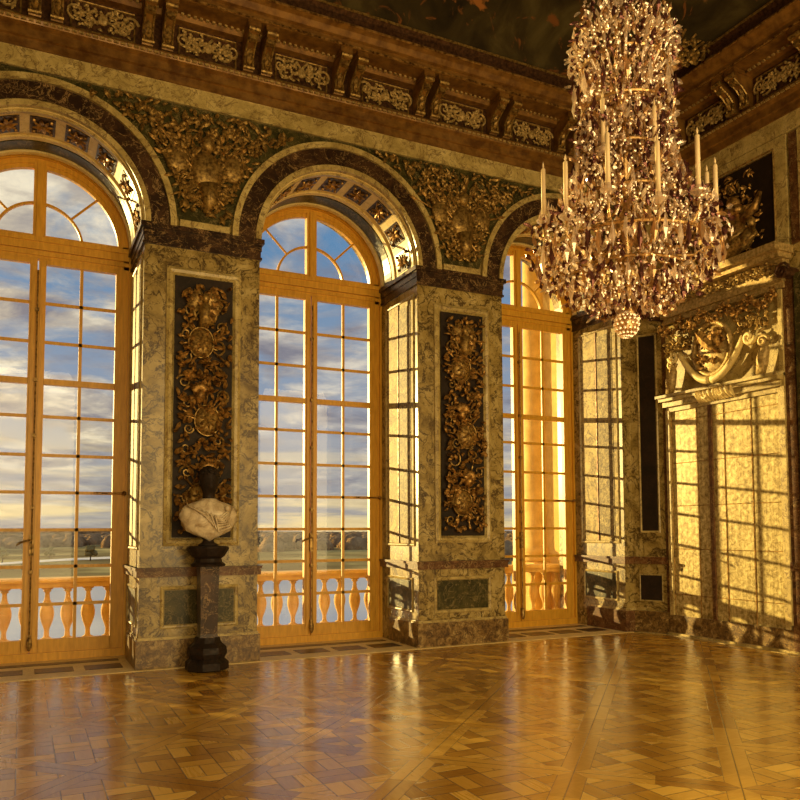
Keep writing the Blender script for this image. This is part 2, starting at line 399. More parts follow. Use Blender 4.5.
# ============================================================ THE SETTING
# floor
f = MB().wbox(XL - .2, XR + .3, YB - 1.2, 0, -.25, 0).build('floor', M['parquet']); tag(f, 'polished oak parquet floor in diagonal panels', 'floor', kind='structure')
tb = empty('trim_1', (WC[1], .6, 0), 'pale marble border and inlaid thresholds along the window wall', 'floor border', kind='structure')
b1 = MB(); b2 = MB()
for x in WC:
    b1.wbox(x - R, x + R, 0, D + .4, -.25, .004)
    for i in range(4):
        u0 = x - R + .12 + i * .53
        b2.wbox(u0, u0 + .41, .24, .56, .003, .009)
    b2.wbox(x - R + .12, x + R - .12, .80, .95, .003, .009)
b1.wbox(XL, 8.72, -.10, 0, -.01, .006)
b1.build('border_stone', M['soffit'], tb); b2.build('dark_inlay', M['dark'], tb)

# walls with three arched openings
def arched_wall(F, centres, lo, hi, depth, top):
    m = MB(); edges = [lo]
    for c in centres: edges += [c - R, c + R]
    edges.append(hi)
    for i in range(0, len(edges), 2): m.box(F, edges[i], edges[i + 1], 0, ZS, -depth, 0); m.box(F, edges[i], edges[i + 1], ZS, top, -depth, 0)
    K = 40
    for c in centres:
        us = [c - R * cos(pi * j / K) for j in range(K + 1)]; vs = [ZC + R * sin(pi * j / K) for j in range(K + 1)]
        for j in range(K):
            a = (us[j], vs[j]); b_ = (us[j + 1], vs[j + 1])
            m.hexa([F(a[0], a[1], -depth), F(b_[0], b_[1], -depth), F(b_[0], b_[1], 0), F(a[0], a[1], 0), F(a[0], top, -depth), F(b_[0], top, -depth), F(b_[0], top, 0), F(a[0], top, 0)])
    return m
wf = empty('wall_far', (WC[1], .5, 0), 'marble window wall with three tall arched embrasures', 'wall', kind='structure')
arched_wall(FAR, WC, XL - .3, XR + .6, D + .4, 8.4).build('masonry', M['cream'], wf)
back = Frame((0, YB, 0), (1, 0, 0), (0, 1, 0))
wb_ = empty('wall_back', (WC[1], YB, 0), 'rear wall with three open arches', 'wall', kind='structure')
arched_wall(back, WC, XL - .3, XR + .6, .25, 8.4).build('masonry', M['cream'], wb_)
wl = empty('wall_left', (XL, -5, 0), 'plain marble side wall on the left', 'wall', kind='structure')
LEFT = Frame((XL, 0, 0), (0, 1, 0), (1, 0, 0))
MB().box(LEFT, YB - .3, 0, 0, 8.4, -.3, 0).build('masonry', M['cream'], wl)
MB().box(LEFT, YB, 0, 0, .34, 0, .03).build('plinth', M['rouge'], wl)
for y in (-8.6, -6.2, -3.8, -1.6): MB().rectframe(LEFT, y - .8, y + .8, 1.5, 6.2, .1, 0, .05).build('panel_moulding', M['light'], wl)
wr = empty('wall_right', (XR, -4, 0), 'marble side wall with the tall mirrored doorcase', 'wall', kind='structure')
MB().box(RIGHT, -.2, -YB + .3, 0, 8.4, -.3, 0).build('masonry', M['cream'], wr)
m = MB(); c0, c1 = CH0, CH1
m.hexa([(c0.x, c0.y, 0), (XR + .02, 0, 0), (XR + .02, c1.y, 0), (c1.x, c1.y, 0), (c0.x, c0.y, 6.8), (XR + .02, 0, 6.8), (XR + .02, c1.y, 6.8), (c1.x, c1.y, 6.8)])
m.build('chamfered_corner', M['cream'], wr)

# --- window wall dressing
def pier(x0_, x1_, parent, full=True):
    MB().box(FAR, x0_ - .03, x1_ + .03, 0, .33, -.9, .035).build('plinth', M['rouge'] if not full else M['breccia'], parent)
    MB().box(FAR, x0_ - .012, x1_ + .012, .33, .36, -.9, .02).build('plinth_fillet', M['light'], parent)
    m = MB(); m.box(FAR, x0_ - .035, x1_ + .035, 1.06, 1.17, -D + .06, .04); m.box(FAR, x0_ - .05, x1_ + .05, 1.135, 1.17, -D + .06, .055)
    m.build('string_course', M['rouge'], parent)
    m = MB()
    for (z0, z1, pr) in ((5.03, 5.06, .025), (5.06, 5.14, .012), (5.14, 5.23, .022), (5.23, 5.29, .05)):
        m.box(FAR, x0_ - pr, x1_ + pr, z0, z1, -D + .06, pr)
    m.build('impost', M['dark'], parent)
for i in range(2): pier(XA[2 * i], XA[2 * i + 1], wf)
pier(XL, WC[0] - R, wf); pier(XA[4], 8.72, wf, False)
for c in WC:
    # cut the rings at the spring line
    MB().arc(FAR, c, ZC, R - .001, R + .065, -.02, .05).build('arch_fillet', M['light'], wf)
    MB().arc(FAR, c, ZC, R + .065, R + .29, -.02, .03).build('arch_band', M['dark'], wf)
    MB().arc(FAR, c, ZC, R + .29, R + .365, -.02, .065).build('arch_moulding', M['light'], wf)
# spandrel ground and its pale border
S = P + W
for i, c in enumerate([XA[0] + P / 2, XA[2] + P / 2, XL - .2, XA[4] + .25]):
    hw = .80 if i < 2 else .5
    # dark ground slab clipped to the arches
    m = MB(); K = 36; mr = R + .365
    cc = (c - S / 2, c + S / 2)
    if i == 2: cc = (-99, WC[0])
    if i == 3: cc = (WC[2], 99)
    lo_, hi_ = (WC[i] if i < 2 else (XL if i == 2 else WC[2])), (WC[i + 1] if i < 2 else (WC[0] if i == 2 else XR))
    for j in range(K):
        ua, ub = lo_ + (hi_ - lo_) * j / K, lo_ + (hi_ - lo_) * (j + 1) / K
        def zz(u_):
            z = 5.37
            for q in cc:
                d_ = abs(u_ - q)
                if d_ < mr: z = max(z, ZC + math.sqrt(mr * mr - d_ * d_) - .01)
            return z
        za, zb_ = zz(ua), zz(ub)
        if min(za, zb_) > 6.8: continue
        m.hexa([FAR(ua, za, -.01), FAR(ub, zb_, -.01), FAR(ub, zb_, .012), FAR(ua, za, .012), FAR(ua, 6.83, -.01), FAR(ub, 6.83, -.01), FAR(ub, 6.83, .012), FAR(ua, 6.83, .012)])
    m.build('spandrel_ground', M['green'], wf)
    if i < 2: MB().box(FAR, c - .30, c + .30, 5.29, 5.37, -.01, .06).build('spandrel_sill', M['light'], wf)

# framed panels: pier fronts, dados, embrasures
def panel(F, u0, u1, v0, v1, t, mat, fmat, parent, w=.03, name='panel'):
    MB().rectframe(F, u0 - t, u1 + t, v0 - t, v1 + t, t, -.004, w).build(name + '_frame', fmat, parent)
    MB().box(F, u0, u1, v0, v1, -.01, .006).build(name, mat, parent)
for k in (0, 2):
    panel(FAR, XA[k] + .29, XA[k] + 1.11, .50, .90, .05, M['green'], M['light'], wf, .02, 'dado_panel')
for k, x in enumerate([XA[2], XA[4], XA[0]]):
    F = reveal(x)
    panel(F, -.99, -.13, 1.42, 4.88, .045, M['embr'], M['light'], wf, .02, 'embrasure_panel')
    MB().box(F, -.57, -.20, 1.50, 4.80, 0, .012).build('embrasure_inlay', M['inlay'], wf)
    MB().box(F, -.595, -.575, 1.42, 4.88, 0, .022).build('embrasure_bead', M['bronze'], wf)
    panel(F, -.95, -.20, .50, .90, .04, M['green'], M['light'], wf, .02, 'embrasure_dado')
for x in (XA[1], XA[3], WC[0] - R):
    F = reveal_l(x); panel(F, .13, .99, 1.42, 4.88, .045, M['breccia'], M['light'], wf, .02, 'embrasure_panel')
# soffits: pale lining, bands and dark ornamented coffers
for c in WC:
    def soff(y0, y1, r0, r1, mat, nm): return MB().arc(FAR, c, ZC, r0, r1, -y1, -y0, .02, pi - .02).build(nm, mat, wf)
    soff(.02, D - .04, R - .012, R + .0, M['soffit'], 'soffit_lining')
    soff(.04, .09, R - .035, R - .005, M['light'], 'soffit_edge')
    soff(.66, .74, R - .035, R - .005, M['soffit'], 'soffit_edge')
    soff(.78, 1.02, R - .03, R - .005, M['green'], 'soffit_band')
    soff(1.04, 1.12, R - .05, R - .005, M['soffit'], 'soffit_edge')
    for j in range(9):
        a = pi * (j + .5) / 9
        m = MB(); half = .125
        for q in range(6):
            pa, pb = a - half + 2 * half * q / 6, a - half + 2 * half * (q + 1) / 6
            def pt(an, r_, y_): return FAR(c + r_ * cos(an), ZC + r_ * sin(an), -y_)
            m.hexa([pt(pa, R - .02, .17), pt(pb, R - .02, .17), pt(pb, R - .02, .58), pt(pa, R - .02, .58), pt(pa, R - .01, .17), pt(pb, R - .01, .17), pt(pb, R - .01, .58), pt(pa, R - .01, .58)])
        cf = m.build('coffer', M['dark'], wf)
        m = MB()
        for q in range(8):
            an = 2 * pi * q / 8 + .2
            p0 = pt(a + .012 * cos(an), R - .025, .375 + .015 * sin(an)); p1 = pt(a + .105 * cos(an), R - .03, .375 + .17 * sin(an))
            m.leaf(p0, p1, .028, .012, FAR(-cos(a), -sin(a), 0) - FAR(0, 0, 0))
        for sx in (-1, 1):
            for sy in (-1, 1):
                ctr = pt(a + .085 * sx, R - .03, .375 + .14 * sy); m.ell(ctr, [(.022, 0, 0), (0, .022, 0), (0, 0, .022)], 6, 4)
        m.ell(pt(a, R - .03, .375), [(.035, 0, 0), (0, .035, 0), (0, 0, .035)], 8, 5)
        m.build('rosette', M['gilt'], cf)

# --- entablature and cornice round the room
def ring(profile, name, mat, parent):
    m = MB(); k = len(profile)
    for (w, z) in profile:
        m.v += [Vector((XL + w, YB + w, z)), Vector((XR - w, YB + w, z)), Vector((XR - w, -w, z)), Vector((XL + w, -w, z))]
    for i in range(k - 1):
        for q in range(4):
            a, b_ = i * 4 + q, i * 4 + (q + 1) % 4; m.f.append((a, b_, b_ + 4, a + 4))
    return m.build(name, mat, parent)
co = empty('trim_2', (WC[1], 0, 6.8), 'gilded entablature with paired consoles round the top of the walls', 'cornice', kind='structure')
ring([(-.02, 6.82), (.045, 6.82), (.045, 7.05), (-.02, 7.05)], 'marble_band', M['light'], co)
ring([(-.02, 7.05), (.07, 7.05), (.07, 7.15), (.10, 7.16), (.10, 7.26), (.15, 7.29), (.17, 7.33), (.17, 7.35), (.07, 7.36)], 'architrave', M['brown'], co)
ring([(.07, 7.355), (.07, 7.80)], 'frieze', M['bronze'], co)
ring([(.07, 7.79), (.16, 7.80), (.20, 7.85), (.46, 7.86), (.46, 7.95), (.50, 7.965), (.55, 8.02), (.60, 8.05), (.60, 8.09), (.48, 8.10)], 'corona', M['brown'], co)
ring([(.602, 8.055), (.612, 8.06), (.612, 8.08), (.602, 8.085)], 'gilt_fillet', M['gilt'], co)
ring([(.465, 7.87), (.475, 7.875), (.475, 7.895), (.465, 7.90)], 'gilt_fillet', M['gilt'], co)
ring([(.48, 8.10), (.48, 8.26), (.53, 8.30), (.53, 8.34), (.46, 8.36)], 'attic_band', M['bronze'], co)
ring([(.535, 8.30), (.545, 8.305), (.545, 8.33), (.535, 8.335)], 'gilt_fillet', M['gilt_dull'], co)
# bead rows
m = MB()
for (F, a0, a1) in ((FAR, XL + .3, XR - .2), (RIGHT, .2, 5.0)):
    u = a0
    while u < a1:
        m.box(F, u, u + .035, 7.83, 7.855, .2, .235); m.box(F, u, u + .05, 7.30, 7.325, .16, .185); u += .075
m.build('bead_row', M['gilt_pale'], co)['kind'] = 'stuff'
def console(F, u):
    m = MB(); prof = [(.07, 7.38), (.14, 7.39), (.17, 7.44), (.15, 7.52), (.20, 7.60), (.33, 7.68), (.44, 7.74), (.44, 7.86), (.07, 7.86)]
    base = len(m.v)
    for uu in (u - .065, u + .065):
        for w, z in prof: m.v.append(F(uu, z, w))
    k = len(prof)
    for i in range(k): j = (i + 1) % k; m.f.append((base + i, base + j, base + k + j, base + k + i))
    m.f.append(tuple(base + i for i in range(k))); m.f.append(tuple(base + k + i for i in reversed(range(k))))
    m.box(F, u - .08, u + .08, 7.80, 7.86, .07, .45)
    c = m.build('console', M['brown'], co)
    m = MB()
    for q in (-1, 1): m.tube([F(u + q * .05, 7.40, .165), F(u + q * .05, 7.46, .19), F(u + q * .05, 7.55, .18), F(u + q * .05, 7.63, .26), F(u + q * .05, 7.72, .42)], .013, 5)
    m.tube([F(u - .07, 7.76, .44), F(u + .07, 7.76, .44)], .03, 8); m.tube([F(u - .07, 7.42, .17), F(u + .07, 7.42, .17)], .025, 8)
    for z in (7.5, 7.58): m.leaf(F(u, z - .05, .17), F(u, z + .06, .25), .035, .02, F.n)
    m.box(F, u - .045, u + .045, 7.66, 7.74, .33, .40)
    m.build('console_foliage', M['gilt_dull'], c)
def frieze_panel(F, u, hw, seed):
    rnd = random.Random(seed)
    pn = MB().rectframe(F, u - hw, u + hw, 7.40, 7.76, .025, .065, .095).build('frieze_panel', M['gilt_dull'], co)
    m = MB()
    m.ell(F(u, 7.58, .09), [F.u * .06, F.n * .03, Z * .07], 8, 5)
    for q in (-1, 1):
        for k in range(3):
            cu = u + q * (.10 + k * .10); m.scroll(F, cu, 7.58 + .03 * (-1) ** k, .085, .10, 1.3, q * (-1) ** k, .018, rnd.random() * 6)
        for k in range(40):
            a = rnd.random() * 2 * pi; cu = u + q * (.05 + rnd.random() * (hw - .12)); cv = 7.58 + (rnd.random() - .5) * .24
            m.leaf(F(cu, cv, .08), F(cu + .06 * cos(a), cv + .06 * sin(a), .1), .018, .02, F.n)
    m.build('frieze_foliage', M['gilt_pale'], pn)
CPX = [WC[1] + 1.218 * k for k in (-4, -3, -2, -1, 0, 1, 2, 3, 4)]
for k, u in enumerate(CPX):
    for q in (-1, 1): console(FAR, u + q * .115)
    if k < 8: frieze_panel(FAR, u + .609, .36, k)
CPR = [.93, 2.14, 3.35, 4.56]
for k, u in enumerate(CPR):
    for q in (-1, 1): console(RIGHT, u + q * .115)
    frieze_panel(RIGHT, u + .605, .36, 20 + k)
# vault
prof = [(.46, 8.36), (.50, 8.42)] + [(.50 + 2.9 * (1 - cos(t)), 8.42 + 2.6 * sin(t)) for t in [pi / 2 * k / 14 for k in range(1, 15)]]
m = MB()
for (w, z) in prof: m.v += [Vector((XL + w, YB + w, z)), Vector((XR - w, YB + w, z)), Vector((XR - w, -w, z)), Vector((XL + w, -w, z))]
for i in range(len(prof) - 1):
    for q in range(4): a, b_ = i * 4 + q, i * 4 + (q + 1) % 4; m.f.append((a, b_, b_ + 4, a + 4))
e = (len(prof) - 1) * 4; m.f.append((e, e + 1, e + 2, e + 3))
cl_ = m.build('ceiling', M['vault'], None, True); tag(cl_, 'dark painted vault with ruddy figures above the cornice', 'ceiling', kind='structure')
# ribs up the corner of the vault
tr3 = empty('trim_3', (XR - .6, -.6, 8.36), 'gilded rib rising from the far right corner of the vault', 'ceiling rib', kind='structure')
m = MB(); m2 = MB()
for off in (-.34, .34):
    for dd in (-.045, .0, .045):
        pts = [Vector((XR - w - .02 + (off + dd if off < 0 else 0), -w - .02 - (off + dd if off > 0 else 0), z)) for w, z in prof[1:]]
        (m if dd else m2).tube(pts, .035 if dd else .022, 6)
m.build('rib', M['gilt_dull'], tr3); m2.build('rib_bead', M['gilt'], tr3)

# ============================================================ WINDOWS
ZR = [4.5, 4.0, 3.49, 3.05, 2.56, 2.09, 1.62, 1.16, .69]
def window(c, idx):
    wn_ = empty('window_%d' % idx, (c, D, 0), None, 'window', kind='structure')
    Y0, Y1 = -(D - .03), -(D + .07)       # in w
    m = MB()
    for q in (-1, 1): m.box(FAR, min(c + q * (R + .0), c + q * (R - .10)), max(c + q * R, c + q * (R - .10)), .0, ZC, Y1, Y0)
    m.arc(FAR, c, ZC, R - .11, R + .0, Y1, Y0, 0, pi, 40)
    m.box(FAR, c - R, c + R, 0, .10, Y1, Y0 + .03)
    m.build('frame', M['wood'], wn_)
    m = MB()
    for q in (-1, 1): m.box(FAR, min(c + q * (R + .0), c + q * (R - .035)), max(c + q * R, c + q * (R - .035)), .0, ZC, Y0, Y0 + .035)
    m.arc(FAR, c, ZC, R - .045, R + .0, Y0, Y0 + .035, 0, pi, 40); m.build('frame_bead', M['wood'], wn_)
    m = MB()
    for (z0, z1, w) in ((5.06, 5.37, .0), (5.10, 5.15, .02), (5.17, 5.30, .035), (5.27, 5.33, .055)): m.box(FAR, c - R + .03, c + R - .03, z0, z1, Y1, Y0 + w)
    m.build('transom', M['wood'], wn_)
    # fanlight
    m = MB(); m.box(FAR, c - .075, c + .075, 5.3, ZS + R - .05, Y1 + .01, Y0 + .01); m.box(FAR, c - .035, c + .035, 5.3, ZS + R - .06, Y0, Y0 + .035)
    m.arc(FAR, c, ZC, .50, .53, Y1 + .03, Y0 - .02, .1, pi - .1, 30)
    m.arc(FAR, c, ZC, .96, R - .10, Y1 + .02, Y0 - .015, 0, pi, 40)
    for a in (pi / 4, 3 * pi / 4):
        p0 = FAR(c + .52 * cos(a), ZC + .52 * sin(a), (Y0 + Y1) / 2); p1 = FAR(c + .98 * cos(a), ZC + .98 * sin(a), (Y0 + Y1) / 2); m.tube([p0, p1], .017, 6)
    fn = m.build('fanlight', M['wood'], wn_)
    m = MB(); k = 30; g0 = len(m.v)
    for j in range(k):
        a, b_ = pi * j / k, pi * (j + 1) / k; yy = (Y0 + Y1) / 2
        m.quad([FAR(c + .98 * cos(a), ZC + .98 * sin(a), yy), FAR(c + .98 * cos(b_), ZC + .98 * sin(b_), yy), FAR(c + .98 * cos(b_), 5.3, yy), FAR(c + .98 * cos(a), 5.3, yy)])
    m.build('fanlight_glass', M['glass'], fn)
    # two leaves
    for q in (-1, 1):
        def U(a, b_): return (c + min(q * a, q * b_), c + max(q * a, q * b_))
        m = MB(); w0, w1 = Y1 + .02, Y0 - .005
        m.box(FAR, *U(.008, .095), .10, 5.06, w0, w1); m.box(FAR, *U(.935, R - .095), .10, 5.06, w0, w1)
        m.box(FAR, *U(.09, .94), .10, .26, w0, w1); m.box(FAR, *U(.09, .94), 5.0, 5.06, w0, w1); m.box(FAR, *U(.09, .94), 3.455, 3.53, w0, w1)
        m.box(FAR, *U(.03, .07), .2, 4.96, w1, w1 + .018)
        lf = m.build('leaf', M['wood'], wn_)
        m = MB(); m.box(FAR, *U(.495, .535), .26, 5.0, w0 + .03, w1 - .02)
        for z in ZR:
            if abs(z - 3.49) > .01: m.box(FAR, *U(.09, .94), z - .020, z + .020, w0 + .03, w1 - .02)
        m.build('glazing_bars', M['wood'], lf)
        m = MB(); yy = (w0 + w1) / 2
        m.quad([FAR(U(.09, .94)[0], .25, yy), FAR(U(.09, .94)[1], .25, yy), FAR(U(.09, .94)[1], 5.01, yy), FAR(U(.09, .94)[0], 5.01, yy)]); m.build('glass', M['glass'], lf)
    m = MB(); m.tube([FAR(c, .2, Y0 + .045), FAR(c, 4.9, Y0 + .045)], .011, 6)
    for z in (.3, 1.1, 1.9, 2.8, 3.5, 4.4): m.box(FAR, c - .02, c + .02, z - .02, z + .02, Y0, Y0 + .055)
    m.box(FAR, c - .025, c + .025, 1.30, 1.56, Y0, Y0 + .05)
    m.tube([FAR(c, 1.5, Y0 + .05), FAR(c - .05, 1.49, Y0 + .1), FAR(c - .14, 1.46, Y0 + .1), FAR(c - .17, 1.43, Y0 + .1)], [.014, .012, .016, .01], 7)
    m.ell(FAR(c, .22, Y0 + .05), [(.035, 0, 0), (0, .03, 0), (0, 0, .09)]); m.build('espagnolette_bolt', M['gilt_dull'], wn_)
    m = MB(); m.tube([FAR(c + .70, 2.09, Y0 + .03), FAR(c + R + .0 - .04, 2.09, Y0 + .055)], .012, 6); m.ell(FAR(c + R - .05, 2.09, Y0 + .06), [(.03, 0, 0), (0, .03, 0), (0, 0, .03)], 8, 6)
    m.build('stay_rod', M['gilt'], wn_)
    return wn_
for i, (c, lb) in enumerate(zip(WC, ['arched window at the left edge, cloud and sun-streaked sky behind it', 'arched window between the bust pier and the middle pier', 'arched window behind the chandelier next to the corner'])):
    window(c, i + 1)['label'] = lb

# ============================================================ RIGHT WALL: doorcase with mirror panes
RW = RIGHT
MB().box(RW, .50, 9.9, 0, .035, 0, .075).build('skirting_step', M['light'], wr)
MB().box(RW, .50, 2.75, .0, .30, 0, .04).build('plinth', M['breccia'], wr)
MB().box(RW, 2.66, 9.9, 0, .36, 0, .065).build('plinth', M['rouge'], wr)
m = MB(); m.box(RW, .47, .57, .3, 6.6, 0, .03); m.build('corner_strip', M['rouge'], wr)
m = MB(); m.box(RW, 2.66, 2.80, .36, 4.9, 0, .06); m.build('pilaster_strip', M['rouge'], wr)
MB().box(RW, 2.60, 2.66, .36, 4.75, 0, .09).build('pilaster_fillet', M['light'], wr)
MB().box(RW, 2.84, 3.3, .36, 4.9, 0, .08).build('pilaster', M['green'], wr)
m = MB(); m.box(RW, 2.66, 4.4, 1.06, 1.17, 0, .09); m.build('string_course', M['rouge'], wr)
for u in (3.4, 4.6, 7.0, 8.4): panel(RW, u + .2, u + 1.1, 1.5, 4.7, .07, M['panel'], M['light'], wr, .04, 'wall_panel')
# chamfer dressing
panel(CHM, CHL * .28, CHL * .72, 1.58, 4.66, .035, M['panel'], M['light'], wr, .015, 'corner_panel')
panel(CHM, CHL * .20, CHL * .78, .50, .88, .02, M['panel'], M['light'], wr, .012, 'corner_dado')
MB().box(CHM, -.01, CHL + .0, 0, .33, 0, .035).build('plinth', M['breccia'], wr)
MB().box(CHM, -.01, CHL + .0, 1.06, 1.17, 0, .04).build('string_course', M['rouge'], wr)
MB().box(CHM, -.01, CHL, 5.04, 5.28, 0, .05).build('impost', M['dark'], wr)
MB().box(CHM, -.0, CHL, -.01, .006, 0, .14).build('floor_border', M['light'], wr)
MB().box(RW, .50, 9.9, -.01, .006, 0, .14).build('floor_border', M['light'], wr)

dr = empty('door_1', (XR, -1.58, .3), 'false door of tall mirror panes in the right wall, striped by window shadows', 'door', kind='structure')
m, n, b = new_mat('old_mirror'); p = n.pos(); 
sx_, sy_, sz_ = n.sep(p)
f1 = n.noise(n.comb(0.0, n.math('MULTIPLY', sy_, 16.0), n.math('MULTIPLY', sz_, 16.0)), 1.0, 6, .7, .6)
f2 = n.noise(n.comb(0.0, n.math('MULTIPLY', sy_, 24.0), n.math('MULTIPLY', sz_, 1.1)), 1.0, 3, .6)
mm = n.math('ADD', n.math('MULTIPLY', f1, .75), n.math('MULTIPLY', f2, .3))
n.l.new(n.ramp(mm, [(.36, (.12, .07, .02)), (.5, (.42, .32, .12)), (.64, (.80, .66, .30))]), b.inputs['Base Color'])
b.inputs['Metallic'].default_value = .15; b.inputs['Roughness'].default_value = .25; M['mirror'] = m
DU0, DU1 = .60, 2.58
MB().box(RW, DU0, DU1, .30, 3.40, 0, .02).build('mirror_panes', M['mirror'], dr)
m = MB()
for u in (DU0 + .03, 1.13, 1.62, 2.08, DU1 - .04): m.tube([RW(u, .30, .024), RW(u, 3.4, .024)], .008, 6)
for z in (.62, 1.30, 1.95, 2.60, 3.25): m.tube([RW(DU0, z, .024), RW(DU1, z, .024)], .006, 6)
m.build('gilt_bars', M['gilt'], dr)
m = MB(); m.box(RW, DU0 - .04, DU0 + .03, .3, 3.42, 0, .07); m.box(RW, DU1 - .03, DU1 + .04, .3, 3.42, 0, .07); m.build('jamb', M['light'], dr)
m = MB(); m.box(RW, 1.36, 1.42, .3, 3.4, .015, .05); m.build('meeting_stile', M['rouge'], dr)
m = MB()
for (z0, z1, w, e_) in ((3.40, 3.47, .06, 0), (3.47, 3.55, .12, .03), (3.55, 3.60, .19, .07), (3.60, 3.64, .24, .10)): m.box(RW, DU0 - .03 - e_ * .5, DU1 + .03 + e_ * .5, z0, z1, 0, w)
m.build('door_cornice', M['light'], dr)
m = MB()
for k in range(13):
    u = 1.25 + .62 * k / 12; m.leaf(RW(u, 3.44, .08), RW(u + .05 * cos(k), 3.60, .2), .04, .03, RW.n)
m.scroll(RW, 1.42, 3.53, .16, .08, 1.3, 1, .02); m.scroll(RW, 1.70, 3.53, .16, .08, 1.3, -1, .02, pi)
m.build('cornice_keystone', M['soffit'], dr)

# overdoor: pediment, medallion, garland, shelf cornice
od = empty('overdoor', (XR, -1.58, 3.64), 'sculpted stone overdoor with broken curved pediment round a gilt medallion', 'overdoor')
MB().box(RW, DU0 + .02, DU1 - .02, 3.64, 4.68, 0, .02).build('back_panel', M['light'], od)
MB().rectframe(RW, DU0 - .04, DU1 + .04, 3.60, 4.74, .07, 0, .06).build('panel_frame', M['light'], od)
# pediment: sagging curve ending in raised scrolls
for q in (-1, 1):
    pts = []; rr = []
    for j in range(13):
        t = j / 12; u = 1.52 + q * (.02 + .56 * t); z = 3.74 + .50 * t ** 2.0; pts.append(RW(u, z, .14)); rr.append(.06 - .02 * t)
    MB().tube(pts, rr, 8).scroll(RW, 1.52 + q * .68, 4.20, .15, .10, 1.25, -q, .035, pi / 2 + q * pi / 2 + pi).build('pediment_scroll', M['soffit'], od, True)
for q, u in ((-1, .80), (1, 2.42)):
    m = MB(); m.tube([RW(u - .07, 3.66, .14), RW(u - .02, 3.80, .16), RW(u + .02, 3.98, .15), RW(u, 4.10, .14)], [.06, .075, .06, .04], 8); m.scroll(RW, u, 4.10, .15, .085, 1.4, q, .03); m.leaf(RW(u, 3.68, .2), RW(u, 3.98, .22), .06, .03, RW.n)
    m.build('side_volute', M['gilt_pale'], od, True)
m = MB()
for a in range(24):
    t0, t1 = 2 * pi * a / 24, 2 * pi * (a + 1) / 24
m.tube([RW(1.52 + .33 * cos(2 * pi * a / 28), 4.20 + .38 * sin(2 * pi * a / 28), .10) for a in range(29)], .04, 8, False); m.build('medallion_rim', M['gilt_pale'], od, True)
m = MB(); m.ell(RW(1.52, 4.20, .05), [RW.u * .32, RW.n * .09, Z * .37], 16, 10)
md = m.build('medallion', M['gilt_pale'], od, True)
m = MB(); m.ell(RW(1.60, 4.30, .15), [RW.u * .11, RW.n * .10, Z * .15], 10, 8); m.leaf(RW(1.30, 4.48, .16), RW(1.78, 4.06, .2), .09, .06, RW.n); m.ell(RW(1.68, 4.40, .17), [RW.u * .08, RW.n * .08, Z * .07], 8, 6)
rnd = random.Random(7)
for k in range(22):
    a = rnd.random() * 6.28; q = .1 + rnd.random() * .2; u, z = 1.5 + q * cos(a), 4.18 + q * sin(a); b_ = rnd.random() * 6.28
    m.leaf(RW(u, z, .10), RW(u + .12 * cos(b_), z + .12 * sin(b_), .15), .03, .03, RW.n)
m.build('medallion_relief', M['gilt'], md)
m = MB(); rnd = random.Random(9)
for q in (-1, 1):
    for k in range(46):
        t = rnd.random(); u = 1.52 + q * (.42 + .5 * t); z = 4.44 + (rnd.random() - .5) * .30; b_ = rnd.random() * 6.28; l = .07 + rnd.random() * .07
        m.leaf(RW(u, z, .05), RW(u + l * cos(b_), z + l * sin(b_), .09), .024, .03, RW.n)
    for k in range(4): m.scroll(RW, 1.52 + q * (.5 + .12 * k), 4.46 - .05 * (k % 2), .06, .09, 1.2, q, .016, k)
m.build('carved_foliage', M['gilt_dull'], od)
m = MB()
for (z0, z1, w, e_) in ((4.76, 4.84, .10, .0), (4.84, 4.93, .15, .02), (4.93, 5.13, .13, .03), (5.13, 5.20, .27, .07), (5.20, 5.30, .36, .10)): m.box(RW, .60 - e_, 2.70 + e_, z0, z1, 0, w)
m.build('shelf_cornice', M['gilt_pale'], od)
m = MB(); rnd = random.Random(15)
for k in range(150):
    u = .66 + 2.0 * rnd.random(); z = 4.97 + .14 * rnd.random(); b_ = rnd.random() * 6.28; l = .05 + rnd.random() * .05
    m.leaf(RW(u, z, .13), RW(u + l * cos(b_), z + .6 * l * sin(b_), .17), .022, .02, RW.n)
m.build('fascia_foliage', M['gilt_dull'], od)
for u in (.50, 2.80):
    m = MB(); m.scroll(RW, u, 4.92, .24, .11, 2.0, 1, .02); m.tube([RW(u, 4.92, .0), RW(u, 4.92, .24)], .075, 10); m.build('cornice_volute', M['bronze'], od)
m = MB(); rnd = random.Random(11)
for k in range(230):
    t = rnd.random(); u = .62 + 2.06 * t; z = 4.66 + .13 * abs(sin(t * pi * 5)) * -1 + (rnd.random() - .5) * .09 + .06; b_ = rnd.random() * 6.28; l = .05 + rnd.random() * .05
    m.leaf(RW(u, z, .14 + rnd.random() * .1), RW(u + l * cos(b_), z + l * sin(b_), .22), .022, .03, RW.n)
for k in range(26): m.ell(RW(.66 + 2.0 * k / 25, 4.66 - .09 * abs(sin(k / 25 * pi * 5)), .2), [RW.u * .035, RW.n * .035, Z * .035], 7, 5)
m.build('garland', M['gilt'], od)

